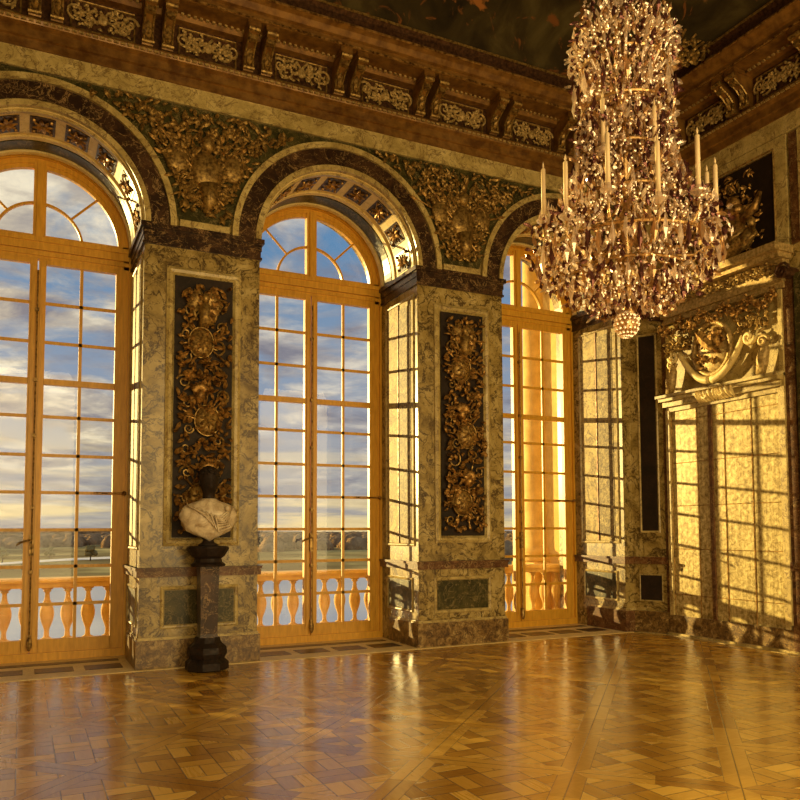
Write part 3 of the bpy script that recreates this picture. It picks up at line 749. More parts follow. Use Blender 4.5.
# ============================================================ GILT RELIEFS
def trophy(F, c, z0, z1, hw, seed, root, mats, dens=1.0, w=.02, figure=True):
    """a hanging trophy of arms, as separate shields, helmets, bundles of arms, scrolls and leaf sprays"""
    rnd = random.Random(seed); H = z1 - z0; g = M[mats[0]]; g2 = M[mats[1]]
    # bundles of arms
    nb = max(1, int(H / .95))
    for k in range(nb):
        cz = z0 + H * (k + .45) / (nb + .25); m = MB()
        for j in range(11):
            a = pi * (j + .5) / 11 + (rnd.random() - .5) * .18 + (pi if (k % 2 == 0 and j % 3 == 0) else 0); L = hw * (.85 + rnd.random() * .5)
            du = cos(a) * min(L, hw * .95); dv = sin(a) * min(L * 1.15, H * .35)
            zz_ = min(max(cz + dv, z0 + .03), z1 - .03)
            m.tube([F(c - du * .25, cz - (zz_ - cz) * .25, w + .02), F(c + du * .85, cz + (zz_ - cz) * .85, w + .045)], .011, 5)
            m.leaf(F(c + du * .8, cz + (zz_ - cz) * .8, w + .04), F(c + du, zz_, w + .05), .022, .01, F.n)
        m.build('bundle_of_spears', g, root)
        m = MB(); s = 1 if k % 2 else -1
        m.ell(F(c + s * hw * .12, cz, w + .03), [F.u * hw * .42, F.n * .07, Z * hw * .52], 14, 8)
        sh = m.build('shield', g2, root, True)
        m = MB(); m.tube([F(c + s * hw * .12 + hw * .44 * cos(2 * pi * a / 24), cz + hw * .54 * sin(2 * pi * a / 24), w + .045) for a in range(25)], .010, 6, False)
        for j in range(9):
            a = 2 * pi * j / 9; m.leaf(F(c + s * hw * .12, cz, w + .095), F(c + s * hw * .12 + hw * .3 * cos(a), cz + hw * .36 * sin(a), w + .075), .022, .012, F.n)
        m.build('shield_boss', g2, sh)
        m = MB(); hz = cz + hw * .85; hu = c - s * hw * .15
        if hz < z1 - .15:
            m.ell(F(hu, hz, w + .05), [F.u * hw * .2, F.n * .085, Z * hw * .25], 10, 7)
            for j in range(7):
                a = pi * (.15 + j / 8); m.leaf(F(hu, hz + hw * .15, w + .09), F(hu + hw * .38 * cos(a), hz + hw * .12 + hw * .38 * sin(a), w + .08), .035, .03, F.n)
            m.build('plumed_helmet', g, root, True)
    if figure:
        m = MB(); fz = z1 - hw * 1.05
        m.ell(F(c, fz + hw * .42, w + .07), [F.u * hw * .15, F.n * .06, Z * hw * .19], 10, 7)
        m.tube([F(c, fz + hw * .26, w + .05), F(c, fz + hw * .1, w + .07), F(c - .01, fz - hw * .2, w + .07), F(c + .02, fz - hw * .55, w + .05)], [hw * .09, hw * .25, hw * .2, hw * .3], 9)
        for q in (-1, 1):
            m.tube([F(c + q * hw * .2, fz + hw * .12, w + .06), F(c + q * hw * .42, fz - hw * .1, w + .07), F(c + q * hw * .30, fz - hw * .4, w + .08)], [hw * .09, hw * .08, hw * .05], 7)
            for j in range(7):
                a = pi / 2 - q * (.25 + .2 * j); L = hw * (.98 - .05 * j); m.leaf(F(c + q * hw * .15, fz + hw * .1, w + .03), F(c + L * cos(a) * .93, fz + hw * .02 + L * sin(a) * .9, w + .03), .045, .03, F.n)
        m.build('winged_figure', g2, root, True)
    ns = int(H * 6 * dens)
    for k in range(ns):
        q = 1 if k % 2 else -1; m = MB(); m.scroll(F, c + q * hw * (.35 + .35 * rnd.random()), z0 + .1 + (H - .25) * (k + rnd.random() * .6) / ns, w + .02, .06 + .06 * rnd.random(), 1.1 + rnd.random() * .5, q, .014, rnd.random() * 6)
        m.build('scroll', g2, root)
    m = MB(); nl = int(H * hw * 340 * dens)
    for k in range(nl):
        t = rnd.random(); v = z0 + .04 + (H - .1) * t; env = .72 + .28 * abs(sin(t * pi * nb + .6))
        u = c + (rnd.random() * 2 - 1) * hw * env; a = rnd.random() * 2 * pi; L = .05 + rnd.random() * .09
        ue = max(c - hw * .98, min(c + hw * .98, u + L * cos(a))); ve = max(z0, min(z1, v + L * sin(a)))
        m.leaf(F(u, v, w + .01 + rnd.random() * .05), F(ue, ve, w + .03 + rnd.random() * .07), .012 + .02 * rnd.random(), .03, F.n)
    m.build('leaf_spray', g, root)['kind'] = 'stuff'
for k, lb in ((0, 'tall gilt trophy relief in a dark panel on the pier behind the bust'), (2, 'tall gilt trophy relief in a dark panel on the middle pier')):
    u0, u1 = XA[k] + .36, XA[k] + 1.06
    rp = empty('relief_panel', ((u0 + u1) / 2, 0, 1.52), lb, 'wall relief', 'tall reliefs on the piers')
    MB().box(FAR, u0, u1, 1.52, 4.69, -.01, .012).build('backing', M['panel'], rp)
    MB().rectframe(FAR, u0 - .10, u1 + .10, 1.42, 4.79, .10, -.004, .045).build('frame', M['light'], rp)
    trophy(FAR, (u0 + u1) / 2, 1.56, 4.64, .345, 5 + k, rp, ('gilt', 'gilt_dull'), 1.1)
for k, lb in ((0, 'triangular gilt trophy relief between the left and middle arches'), (2, 'triangular gilt trophy relief between the middle arch and the chandelier')):
    c = XA[k] + P / 2; sp = empty('spandrel_relief', (c, 0, 5.45), lb, 'wall relief', 'spandrel reliefs between arches')
    rnd = random.Random(31 + k); g, g2 = M['gilt'], M['gilt_dull']
    def half(z):
        d = z - (ZC); rr_ = R + .365; return S / 2 - (math.sqrt(max(0, rr_ * rr_ - d * d)) if d < rr_ else 0) - .05
    m = MB()
    for j in range(12):
        a = pi / 2 + (j - 5.5) * .22; L = .55 + .25 * rnd.random(); m.tube([FAR(c - .2 * cos(a), 6.0 - .2 * sin(a), .03), FAR(c + L * cos(a), 6.0 + .8 * L * sin(a), .06)], .014, 5)
        m.leaf(FAR(c + .95 * L * cos(a), 6.0 + .76 * L * sin(a), .05), FAR(c + 1.15 * L * cos(a), 6.0 + .92 * L * sin(a), .06), .03, .01, FAR.n)
    m.tube([FAR(c - .55, 6.45, .07), FAR(c + .22, 5.62, .08)], .014, 6); m.tube([FAR(c + .5, 6.5, .07), FAR(c - .2, 5.6, .08)], .014, 6)
    m.build('bundle_of_spears', g, sp)
    m = MB(); m.ell(FAR(c, 6.02, .05), [FAR.u * .20, FAR.n * .09, Z * .25], 14, 8); m.ell(FAR(c + .02, 6.36, .06), [FAR.u * .09, FAR.n * .08, Z * .11], 10, 7); m.tube([FAR(c + .02, 5.85, .07), FAR(c + .05, 5.62, .06), FAR(c, 5.5, .05)], [.13, .1, .03], 8)
    m.build('cuirass', g2, sp, True)
    for q in (-1, 1): m = MB(); m.ell(FAR(c + q * .34, 6.12, .04), [FAR.u * .15, FAR.n * .06, Z * .19], 12, 7); m.build('shield', g2, sp, True)
    m = MB()
    for j in range(620):
        z = 5.48 + 1.28 * rnd.random() ** .8; h_ = min(half(z) * .92, 1.5)
        if h_ < .05: continue
        u = c + (rnd.random() * 2 - 1) * h_; a = rnd.random() * 6.28; L = .05 + .09 * rnd.random()
        m.leaf(FAR(u, z, .02 + .04 * rnd.random()), FAR(u + L * cos(a), min(6.78, z + L * sin(a)), .05 + .04 * rnd.random()), .014 + .018 * rnd.random(), .02, FAR.n)
    m.build('leaf_spray', M['gilt_dull'], sp)['kind'] = 'stuff'
    for j in range(18):
        m = MB(); q = 1 if j % 2 else -1; z = 5.75 + .9 * rnd.random(); u = c + q * half(z) * (.35 + .45 * rnd.random()); m.scroll(FAR, u, z, .03, .06 + .06 * rnd.random(), 1.3, q, .015, rnd.random() * 6); m.build('scroll', g, sp)
# half spandrel at far right corner
# picture panel over the shelf in the right wall
pr = empty('framed_trophy_relief', (XR, -1.6, 5.31), 'square gilt trophy relief in a pale marble frame above the overdoor', 'wall relief')
MB().box(RW, .62, 2.56, 5.31, 6.70, 0, .012).build('backing', M['panel'], pr)
m = MB(); m.box(RW, .42, .60, 5.31, 6.66, 0, .04); m.box(RW, 2.56, 2.76, 5.31, 6.66, 0, .04); m.box(RW, .42, 2.76, 6.66, 6.81, 0, .045); m.build('frame', M['light'], pr)
MB().rectframe(RW, .58, 2.60, 5.31, 6.70, .05, .0, .06).build('inner_moulding', M['gilt_dull'], pr)
trophy(RW, 1.6, 5.34, 6.62, .84, 77, pr, ('gilt', 'gilt_dull'), .9, .02, False)
m = MB(); rnd = random.Random(3)
m.ell(RW(2.02, 6.02, .14), [RW.u * .15, RW.n * .13, Z * .09], 12, 8); m.ell(RW(2.0, 6.13, .14), [RW.u * .10, RW.n * .1, Z * .10], 12, 8)
m.tube([RW(2.05, 5.95, .12), RW(2.0, 5.7, .14), RW(1.9, 5.45, .12)], [.09, .18, .12], 9); m.tube([RW(2.12, 5.85, .13), RW(2.34, 5.95, .14), RW(2.42, 6.15, .12)], [.06, .055, .03], 7)
m.tube([RW(1.9, 5.8, .13), RW(1.72, 5.9, .14), RW(1.62, 5.75, .12)], [.06, .055, .03], 7); m.build('helmeted_figure', M['gilt'], pr, True)
MB().box(RW, 2.80, 2.92, 5.31, 6.8, 0, .03).build('side_strip', M['rouge'], pr)
m = MB(); m.box(RW, 2.93, 3.2, 5.31, 6.8, 0, .04); m.build('outer_frame', M['light'], pr)
# sculptures on the shelf
def figure(u, z, w, s, label, mat, facing):
    e_ = empty('reclining_figure', RW(u, z, w), label, 'sculpture'); q = facing
    m = MB(); m.tube([RW(u - q * .36 * s, z + .10 * s, w + .02), RW(u - q * .12 * s, z + .17 * s, w + .05), RW(u + q * .08 * s, z + .26 * s, w + .03), RW(u + q * .2 * s, z + .5 * s, w), RW(u + q * .22 * s, z + .62 * s, w)], [.05 * s, .10 * s, .14 * s, .15 * s, .06 * s], 12)
    m.ell(RW(u + q * .24 * s, z + .72 * s, w), [RW.u * .085 * s, RW.n * .095 * s, Z * .12 * s], 12, 9)
    m.tube([RW(u - q * .05 * s, z + .2 * s, w + .1), RW(u - q * .3 * s, z + .3 * s, w + .14), RW(u - q * .52 * s, z + .08 * s, w + .12)], [.10 * s, .075 * s, .045 * s], 9)
    m.tube([RW(u + q * .3 * s, z + .55 * s, w + .05), RW(u + q * .46 * s, z + .36 * s, w + .08), RW(u + q * .3 * s, z + .2 * s, w + .16)], [.06 * s, .05 * s, .035 * s], 8)
    m.tube([RW(u + q * .1 * s, z + .56 * s, w + .05), RW(u - q * .1 * s, z + .45 * s, w + .12), RW(u - q * .22 * s, z + .34 * s, w + .16)], [.06 * s, .05 * s, .035 * s], 8)
    m.build('body', mat, e_, True)
    m = MB()
    for k in range(9):
        t = k / 8; m.leaf(RW(u - q * (.42 - .5 * t) * s, z + (.02 + .1 * t) * s, w + .06), RW(u - q * (.5 - .62 * t) * s, z + (.14 + .22 * t) * s, w + .17), .06 * s, .04, RW.n)
    m.build('drapery', mat, e_, True)
figure(1.22, 5.30, .24, .60, 'gilt reclining sculpture on the overdoor shelf beside the chandelier', M['gilt_pale'], -1)
figure(2.22, 5.30, .24, .60, 'gilt reclining sculpture on the overdoor shelf, nearest the right edge', M['gilt_dull'], 1)
gs = empty('cuirass_heap', RW(1.72, 5.30, .25), 'small gilt cuirass and banner heap between the two shelf sculptures', 'sculpture')
m = MB(); m.ell(RW(1.72, 5.40, .24), [RW.u * .12, RW.n * .09, Z * .10], 12, 8); m.build('cuirass', M['gilt'], gs, True)
m = MB()
for k in range(7): m.leaf(RW(1.72, 5.36, .2), RW(1.60 + .04 * k, 5.56 - .02 * abs(k - 3), .27), .05, .04, RW.n)
m.build('banner_folds', M['gilt_pale'], gs, True)
# corner group on the cornice
for nm, cx_, cy_, lb in (('corner_trophy', XR - .98, -.80, 'gilt corner trophy on the cornice just left of the chandelier crown'), ('corner_trophy', XR - .80, -1.5, 'gilt cornice trophy just right of the chandelier crown')):
    e_ = empty(nm, (cx_, cy_, 8.10), lb, 'sculpture', 'trophies standing on the cornice'); rnd = random.Random(cx_)
    dv = Vector((-.7, -.7, 0)).normalized(); F = Frame((cx_, cy_, 0), (.7, -.7, 0) if nm else (1, 0, 0), dv)
    m = MB()
    for k in range(10): a = pi * (k + .5) / 10; m.tube([F(0, 8.2, .02), F(.55 * cos(a), 8.2 + .55 * sin(a), .06)], .02, 5)
    m.build('bundle_of_spears', M['gilt'], e_)
    m = MB(); m.ell(F(0, 8.34, .1), [F.u * .18, F.n * .09, Z * .24], 12, 8); m.build('shield', M['gilt_dull'], e_, True)
    m = MB()
    for k in range(150):
        a = rnd.random() * pi; q = rnd.random() * .5; b_ = rnd.random() * 6.28; u, z = q * cos(a) * 1.2, 8.12 + q * sin(a)
        m.leaf(F(u, z, .06), F(u + .11 * cos(b_), max(8.10, z + .11 * sin(b_)), .14), .03, .03, F.n)
    m.build('leaf_spray', M['gilt_dull'], e_)['kind'] = 'stuff'

# ============================================================ BUST AND PEDESTAL
BX, BY = 1.955, -.35
pe = empty('pedestal', (BX, BY, 0), 'tall dark bronze and brown marble pedestal standing in front of the left pier', 'pedestal')
MB().lathe((BX, BY, 0), [(.21, 0), (.25, .02), (.25, .10), (.20, .14), (.23, .20), (.22, .27), (.16, .32), (.14, .38)], 8).build('base', M['darkbronze'], pe)
m = MB(); m.lathe((BX, BY, 0), [(.15, .38), (.135, .42), (.15, 1.10), (.16, 1.19)], 4); m.build('shaft', M['dark'], pe)
m = MB(); m.lathe((BX, BY, 0), [(.19, 1.19), (.20, 1.215), (.16, 1.24), (.15, 1.28), (.19, 1.31), (.22, 1.36), (.24, 1.40), (.23, 1.42), (.14, 1.425)], 12); m.build('capital', M['darkbronze'], pe)
bu = empty('bust', (BX, BY, 1.425), 'dark-headed antique bust with pale marble shoulders on the pedestal', 'bust')
MB().lathe((BX, BY, 1.425), [(.11, 0), (.12, .015), (.07, .04), (.06, .07), (.09, .10), (.08, .13)], 14).build('socle', M['darkbronze'], bu, True)
m = MB(); rings = [(1.53, .09, .07, 0), (1.56, .17, .10, 0), (1.60, .25, .13, 0), (1.66, .29, .15, 0), (1.73, .32, .155, 0), (1.79, .328, .155, 0), (1.84, .318, .145, 0), (1.885, .285, .13, 0), (1.915, .215, .115, 0), (1.95, .12, .10, 0), (1.975, .088, .088, 0)]
K = 40; base = 0
for (z, a, b_, y) in rings:
    for q in range(K):
        t = 2 * pi * q / K; fold = 1 + .05 * sin(t * 9 + z * 38) + .03 * sin(t * 17 - z * 30)
        if z > 1.94: fold = 1
        m.v.append(Vector((BX + a * cos(t) * fold, BY + y + b_ * sin(t) * fold, z - .05 * (1 - abs(cos(t))) * (1 if z < 1.6 else 0))))
for i in range(len(rings) - 1):
    for q in range(K): a, b_ = i * K + q, i * K + (q + 1) % K; m.f.append((a, b_, b_ + K, a + K))
m.f.append(tuple(reversed(range(K)))); m.f.append(tuple((len(rings) - 1) * K + q for q in range(K)))
tor = m.build('draped_shoulders', M['bust'], bu, True)
m = MB()
for k in range(7):
    t = k / 6; m.tube([Vector((BX - .27 + .05 * k, BY - .10 - .02 * k, 1.90 - .02 * k)), Vector((BX - .10 + .03 * k, BY - .17, 1.80 - .035 * k)), Vector((BX + .10 + .02 * k, BY - .165, 1.76 - .02 * k)), Vector((BX + .25 - .01 * k, BY - .11, 1.87 - .03 * k))], .013, 5)
m.ell((BX + .19, BY - .15, 1.86), [(.035, 0, 0), (0, .02, 0), (0, 0, .035)]); m.build('toga_folds', M['bust'], tor, True)
# head: one surface with features
m = MB(); hr = [(1.93, .075, .075, 0), (1.97, .062, .065, 0), (2.02, .060, .066, 0), (2.05, .068, .085, -.012), (2.085, .078, .10, -.012), (2.12, .086, .106, -.008), (2.16, .093, .112, -.002), (2.20, .098, .116, .004), (2.24, .096, .112, .008), (2.28, .082, .095, .010), (2.31, .052, .06, .012), (2.322, .015, .02, .012)]
K = 28
for (z, a, b_, y) in hr:
    for q in range(K):
        t = 2 * pi * q / K; px_, py_ = a * cos(t), b_ * sin(t) + y; fr_ = max(0, -sin(t))
        nose = .035 * math.exp(-((px_ / .016) ** 2)) * math.exp(-(((z - 2.135) / .032) ** 2)) if sin(t) < 0 else 0
        lip = .012 * math.exp(-((px_ / .03) ** 2)) * math.exp(-(((z - 2.08) / .012) ** 2)) if sin(t) < 0 else 0
        eye = -.012 * (math.exp(-(((abs(px_) - .034) / .016) ** 2)) * math.exp(-(((z - 2.17) / .014) ** 2))) if sin(t) < 0 else 0
        m.v.append(Vector((BX + px_, BY + py_ - nose - lip - eye, z)))
for i in range(len(hr) - 1):
    for q in range(K): a, b_ = i * K + q, i * K + (q + 1) % K; m.f.append((a, b_, b_ + K, a + K))
m.f.append(tuple(reversed(range(K)))); m.f.append(tuple((len(hr) - 1) * K + q for q in range(K)))
for q in (-1, 1): m.ell((BX + q * .094, BY + .005, 2.15), [(.012, 0, 0), (0, .022, 0), (0, 0, .034)], 8, 6)
m.v = [Vector((BX + (v.x - BX) * 1.15, BY + (v.y - BY) * 1.15, 1.95 + (v.z - 1.95) * 1.08)) for v in m.v]
hd = m.build('head', M['darkbronze'], bu, True)
m = MB(); rnd = random.Random(8)
for k in range(90):
    a = rnd.random() * 2 * pi; t = rnd.random() * .5 * pi; x_, y_, z_ = .098 * cos(a) * cos(t), .118 * sin(a) * cos(t), .115 * sin(t) + 2.20
    if sin(a) < -.3 and z_ < 2.235: continue
    m.ell((BX + x_, BY + y_ + .008, z_), [(.02, 0, 0), (0, .02, 0), (0, 0, .018)], 6, 4)
m.v = [Vector((BX + (v.x - BX) * 1.15, BY + (v.y - BY) * 1.15, 1.95 + (v.z - 1.95) * 1.08)) for v in m.v]
m.build('curled_hair', M['darkbronze'], hd, True)

# ============================================================ CHANDELIER
CX, CY = 3.86, -5.28
ch = empty('chandelier', (CX, CY, 2.97), 'huge many-tiered crystal chandelier with pale candles hanging in the room', 'chandelier')
rnd = random.Random(12)
MB().lathe((CX, CY, 0), [(.012, 3.1), (.05, 3.14), (.02, 3.2), (.06, 3.32), (.10, 3.40), (.05, 3.5), (.03, 3.6), (.07, 3.7), (.09, 3.78), (.03, 3.9), (.025, 4.1), (.06, 4.2), (.08, 4.3), (.03, 4.4), (.02, 4.7), (.06, 4.8), (.02, 4.9), (.015, 5.6), (.012, 11)], 12).build('central_stem', M['crystal_brass'], ch, True)
m = MB()
for (r, z, th) in ((.22, 3.28, .012), (.42, 3.42, .012), (.56, 3.60, .014), (.36, 3.95, .012), (.26, 4.30, .012), (.30, 4.62, .012), (.30, 4.95, .014)):
    m.tube([Vector((CX + r * cos(2 * pi * k / 32), CY + r * sin(2 * pi * k / 32), z)) for k in range(33)], th, 6, False)
m.build('ring', M['crystal_brass'], ch)
bl = MB(); bl.ell((CX - .02, CY, 3.055), [(.082, 0, 0), (0, .082, 0), (0, 0, .088)], 14, 9); bl_ = bl.build('crystal_ball', M['crystal_amber'], ch)
bl = MB()
for i in range(1, 8):
    t = -pi / 2 + pi * i / 8
    for j in range(14): a = 2 * pi * (j + .5 * (i % 2)) / 14; bl.ell((CX - .02 + .084 * cos(a) * cos(t), CY + .084 * sin(a) * cos(t), 3.055 + .09 * sin(t)), [(.012, 0, 0), (0, .012, 0), (0, 0, .014)], 5, 4)
bl.build('ball_beads', M['crystal'], bl_)['kind'] = 'stuff'
def gem(m, c, r, h, k=4, tilt=0.0):
    """pointed drop: double pyramid with its wide part low"""
    c = Vector(c); ax = Vector((rnd.uniform(-1, 1), rnd.uniform(-1, 1), 0)) * tilt; a0 = rnd.random() * 6
    base = len(m.v); m.v.append(c + Vector((0, 0, h * .62)) + ax * h)
    for q in range(k): a = a0 + 2 * pi * q / k; m.v.append(c + Vector((r * cos(a), r * sin(a), 0)))
    m.v.append(c - Vector((0, 0, h * .38)) - ax * h)
    for q in range(k): m.f.append((base, base + 1 + q, base + 1 + (q + 1) % k)); m.f.append((base + k + 1, base + 1 + (q + 1) % k, base + 1 + q))
# envelope of the chandelier: (z, radius)
ENV = [(3.10, .16), (3.18, .30), (3.30, .50), (3.42, .63), (3.60, .70), (3.76, .68), (3.90, .56), (4.06, .44), (4.22, .37), (4.60, .34), (4.85, .36), (5.05, .41), (5.22, .36), (5.45, .29), (5.7, .26)]
def env(z):
    for (a, ra), (b_, rb) in zip(ENV, ENV[1:]):
        if a <= z <= b_: return ra + (rb - ra) * (z - a) / (b_ - a)
    return .1
# arms with candles
arms = []
for (cnt, r, z, ph, hh) in ((12, .60, 3.74, .12, .36), (6, .34, 4.15, .4, .34)):
    for k in range(cnt):
        a = ph + 2 * pi * k / cnt; d_ = Vector((cos(a), sin(a), 0)); c0_ = Vector((CX, CY, 0)); zz0 = z + (.06 if k % 2 else -.03)
        m = MB(); m.tube([c0_ + d_ * .05 + Z * (z - .05), c0_ + d_ * r * .4 + Z * (z - .22), c0_ + d_ * r * .75 + Z * (z - .25), c0_ + d_ * r + Z * (zz0 - .12), c0_ + d_ * r + Z * zz0], [.014, .012, .012, .010, .010], 6)
        arm = m.build('arm', M['crystal_brass'], ch, True)
        MB().lathe(c0_ + d_ * r + Z * zz0, [(.015, -.03), (.05, .0), (.055, .012), (.02, .014), (.018, .05), (.012, .05)], 12).build('drip_pan', M['crystal'], arm)
        MB().lathe(c0_ + d_ * r + Z * (zz0 + .02), [(.017, 0), (.016, hh), (.012, hh + .008), (.004, hh + .012), (.0085, hh + .025), (.007, hh + .04), (.001, hh + .062)], 9).build('candle', M['wax'], ch, True)
# 100 large pendants as parts, the rest of the drops as stuff
for k in range(100):
    t = k / 100; a = rnd.random() * 2 * pi
    if k < 46: a = 2 * pi * k / 46; z = 3.46 + .03 * (k % 3); r = .61 + .03 * (k % 2); h = .19; w_ = .021
    elif k < 76: a = 2 * pi * k / 30; z = 3.30 + .02 * (k % 2); r = .40; h = .16; w_ = .02
    elif k < 90: a = 2 * pi * k / 14; z = 4.72; r = .36; h = .18; w_ = .021
    else: a = 2 * pi * k / 10; z = 3.22; r = .20; h = .13; w_ = .018
    m = MB(); gem(m, (CX + r * cos(a), CY + r * sin(a), z), w_, h, 5); m.build('crystal_pendant', M[('crystal', 'crystal', 'crystal_plum', 'crystal_amber')[k % 4]], ch)
for nm, mt, cnt, s0 in (('crystal_drops', 'crystal', 2700, 1.0), ('amber_crystal_drops', 'crystal_amber', 1100, 1.0), ('smoky_crystal_drops', 'crystal_plum', 1500, 1.15)):
    m = MB()
    for k in range(cnt):
        z = rnd.choice([rnd.uniform(3.14, 3.95), rnd.uniform(3.14, 3.95), rnd.uniform(3.9, 4.5), rnd.uniform(4.4, 5.25), rnd.uniform(4.3, 5.65)])
        r = env(z) * (1 - .62 * rnd.random() ** 1.6); a = rnd.random() * 2 * pi
        if rnd.random() < .3: r *= .97 + .05 * sin(a * 12)
        p_ = (CX + r * cos(a), CY + r * sin(a), z); ty = rnd.random()
        if ty < .5: gem(m, p_, .011 * s0 + .007 * rnd.random(), .04 + .07 * rnd.random(), 4, .15)
        elif ty < .8: m.ell(p_, [(.012, 0, 0), (0, .012, 0), (0, 0, .014)], 5, 4)
        else: m.leaf(p_, (p_[0] + .05 * cos(a) + .03 * rnd.uniform(-1, 1), p_[1] + .05 * sin(a), p_[2] - .05 + .1 * rnd.random()), .018, .01, (cos(a + 1), sin(a + 1), .3))
    m.build(nm, M[mt], ch)['kind'] = 'stuff'
# strings of beads: swags and verticals
m = MB()
for k in range(26):
    a = 2 * pi * k / 26
    for (ra, za, rb, zb_, n_) in ((.64, 3.62, .33, 4.00, 14), (.34, 4.05, .28, 4.60, 13), (.30, 4.66, .40, 5.05, 9), (.60, 3.52, .24, 3.20, 12), (.36, 5.1, .10, 5.6, 12)):
        for j in range(n_):
            t = (j + .5) / n_; r = ra + (rb - ra) * t - .05 * sin(pi * t); z = za + (zb_ - za) * t - .03 * sin(pi * t)
            m.ell((CX + r * cos(a), CY + r * sin(a), z), [(.009, 0, 0), (0, .009, 0), (0, 0, .010)], 5, 4)
m.build('bead_strings', M['crystal'], ch)['kind'] = 'stuff'
for k in range(14):      # scrolling crown branches with curled tips
    a = 2 * pi * k / 14; d_ = Vector((cos(a), sin(a), 0)); F = Frame((CX, CY, 0), d_, Vector((-sin(a), cos(a), 0)))
    m = MB(); m.tube([F(.05, 4.75, 0), F(.20, 4.80, 0), F(.30, 4.95, 0), F(.34, 5.06, 0)], .012, 6); m.scroll(F, .36, 5.06, 0, .05, 1.2, 1 if k % 2 else -1, .013, pi); m.scroll(F, .24, 5.22, 0, .06, 1.2, -1, .012, 0)
    m.build('crown_branch', M['crystal'], ch, True)

# ============================================================ OUTDOORS
gr = MB().wbox(-3500, 3500, 1.9 + .3, 5200, -9.6, -9.3).build('ground', M['park']); tag(gr, 'open parkland far below the windows', 'ground', kind='structure')
tg = MB().wbox(-200, 320, 20, 190, -9.31, -9.25).build('terrace', M['gravel']); tag(tg, 'pale gravel terrace seen between the balusters', 'terrace', kind='structure')
wt = MB(); wt.wbox(-120, 260, 64, 172, -9.255, -9.20); wt_ = wt.build('water_basin', M['water']); tag(wt_, 'broad bright water basin reflecting the sky behind the balusters', 'water basin')
# forest: bumpy canopy masses
m = MB(); rnd = random.Random(21)
for k in range(4200):
    y = 230 + 1300 * rnd.random() ** 1.8; q_ = rnd.uniform(-.3, 1.6); x = q_ * y
    if q_ < .30 and y < 520 + 60 * sin(q_ * 30): continue
    if q_ < .5 and y < 380: continue
    r = rnd.uniform(5, 9) * (1 + y / 700); h = rnd.uniform(4.5, 9.6) * min(1, .45 + y / 700)
    m.ell((x, y, -9.3), [(r * .6, 0, 0), (0, r * .6, 0), (0, 0, h)], 6, 5)
fo = m.build('forest', M['forest'], None, True); tag(fo, 'brown-green winter woodland along the horizon', 'woodland', kind='stuff')
m = MB()
for k in range(1, 41): 
    t0, t1 = (k - 1) / 40, k / 40
    def hp(t): return Vector((-2600 + 8200 * t, 2300 + 700 * sin(t * 5), -9.3 + 14 + 7 * sin(t * 9) + 4 * sin(t * 23)))
    a, b_ = hp(t0), hp(t1); a0_, b0_ = Vector((a.x, a.y, -9.3)), Vector((b.x, b.y, -9.3)) if False else Vector((b_.x, b_.y, -9.3))
    e0, e1 = a0_ + Vector((0, 600, 0)), b0_ + Vector((0, 600, 0))
    m.quad([a0_, b0_, b_, a]); m.quad([a, b_, e1, e0])
hl = m.build('ridge', M['forest'], None, True); tag(hl, 'low wooded ridge closing the horizon', 'hills', kind='structure')
pth = MB()
for k in range(30):
    t0, t1 = k / 30, (k + 1) / 30
    def pp(t, o_): return Vector((-40 + 130 * t, 215 + 140 * t + 30 * sin(t * 4) + o_, -9.25))
    pth.hexa([pp(t0, 0), pp(t1, 0), pp(t1, 14 + 20 * t1), pp(t0, 14 + 20 * t0)] + [q + Vector((0, 0, .06)) for q in (pp(t0, 0), pp(t1, 0), pp(t1, 14 + 20 * t1), pp(t0, 14 + 20 * t0))])
tag(pth.build('garden_path', M['gravel']), 'pale curved garden path beyond the left window', 'path')
def tree(x, y, h, lb):
    e_ = empty('tree', (x, y, -9.3), lb, 'tree', 'park trees below the left window'); r_ = random.Random(x)
    MB().tube([(x, y, -9.3), (x + .2, y, -9.3 + h * .5)], [h * .04, h * .02], 7).build('trunk', M['bronze'], e_)
    m = MB()
    for k in range(26):
        a = r_.random() * 6.28; t = r_.random(); rr_ = h * .36 * math.sqrt(r_.random()) * (1 - .5 * t); s_ = h * .13
        m.ell((x + rr_ * cos(a), y + rr_ * sin(a), -9.3 + h * (.35 + .55 * t)), [(s_, 0, 0), (0, s_, 0), (0, 0, s_ * .9)], 7, 5)
    m.build('crown', M['park'], e_, True)
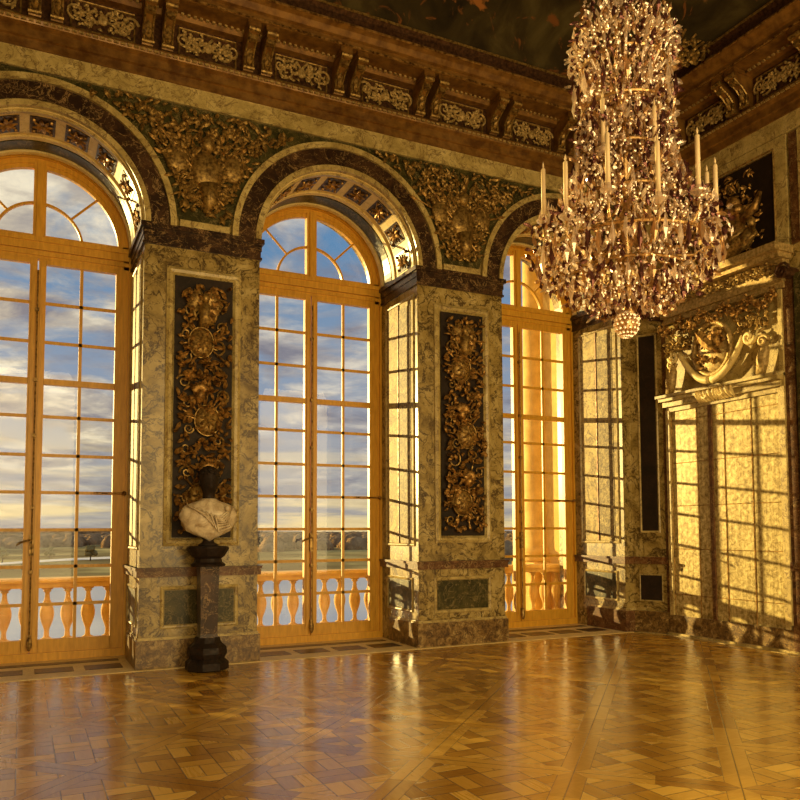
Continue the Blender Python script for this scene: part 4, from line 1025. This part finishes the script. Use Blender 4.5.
for k, (x, y, h) in enumerate([(-6, 300, 5.5), (10, 330, 5.0), (23, 300, 6.0)]): tree(x, y, h, 'park tree beyond the left window, ' + ('left of', 'in the middle of', 'right of')[k] + ' the three')

# balustrades outside each window
def balustrade(c, lb):
    e_ = empty('balustrade', (c, 1.9, 0), lb, 'balustrade', 'stone balustrades outside the windows')
    a, b_ = c - 1.32, c + 1.32
    MB().wbox(a, b_, 1.74, 2.06, -.05, .16).build('plinth', M['stone'], e_)
    m = MB(); m.wbox(a, b_, 1.76, 2.04, .86, .93); m.wbox(a, b_, 1.72, 2.08, .93, .985); m.build('handrail', M['stone'], e_)
    prof = [(.072, .16), (.072, .19), (.045, .20), (.034, .22), (.030, .29), (.045, .34), (.072, .41), (.088, .48), (.090, .53), (.082, .58), (.058, .65), (.034, .71), (.028, .78), (.034, .80), (.055, .81), (.040, .825), (.072, .84), (.072, .86)]
    for k in range(11):
        x = c + .253 * (k - 5) - .04; 
        if x > b_ - .05 or x < a + .05: continue
        MB().lathe((x, 1.9, 0), prof, 14).build('baluster', M['stone'], e_, True)
for c, lb in zip(WC, ['stone balustrade outside the left window', 'stone balustrade outside the middle window', 'stone balustrade outside the window beside the corner']): balustrade(c, lb)
bp = MB(); bp.wbox(XL - .6, 12, 1.65, 2.25, -9.3, -.02); tag(bp.build('trim_4', M['stone']), 'stone ledge below the balustrades', 'ledge', kind='structure')
# projecting outer bay with columns right of the third window
ob = empty('outer_bay', (9.3, 2.5, 0), 'sunlit stone bay with engaged columns outside the third window', 'stone bay')
MB().wbox(8.75, 12, 1.67, 2.9, -.02, 8.5).build('masonry', M['stone'], ob)
for (x, y) in ((8.75, 2.55), (9.35, 3.1)):
    MB().wbox(x - .36, x + .36, y - .36, y + .36, -.02, 1.0).build('pedestal_block', M['stone'], ob)
    MB().lathe((x, y, 0), [(.34, 1.0), (.34, 1.08), (.30, 1.12), (.33, 1.18), (.31, 1.24), (.26, 1.27), (.25, 1.34), (.245, 5.0), (.22, 8.0), (.3, 8.2)], 24).build('column', M['stone'], ob, True)
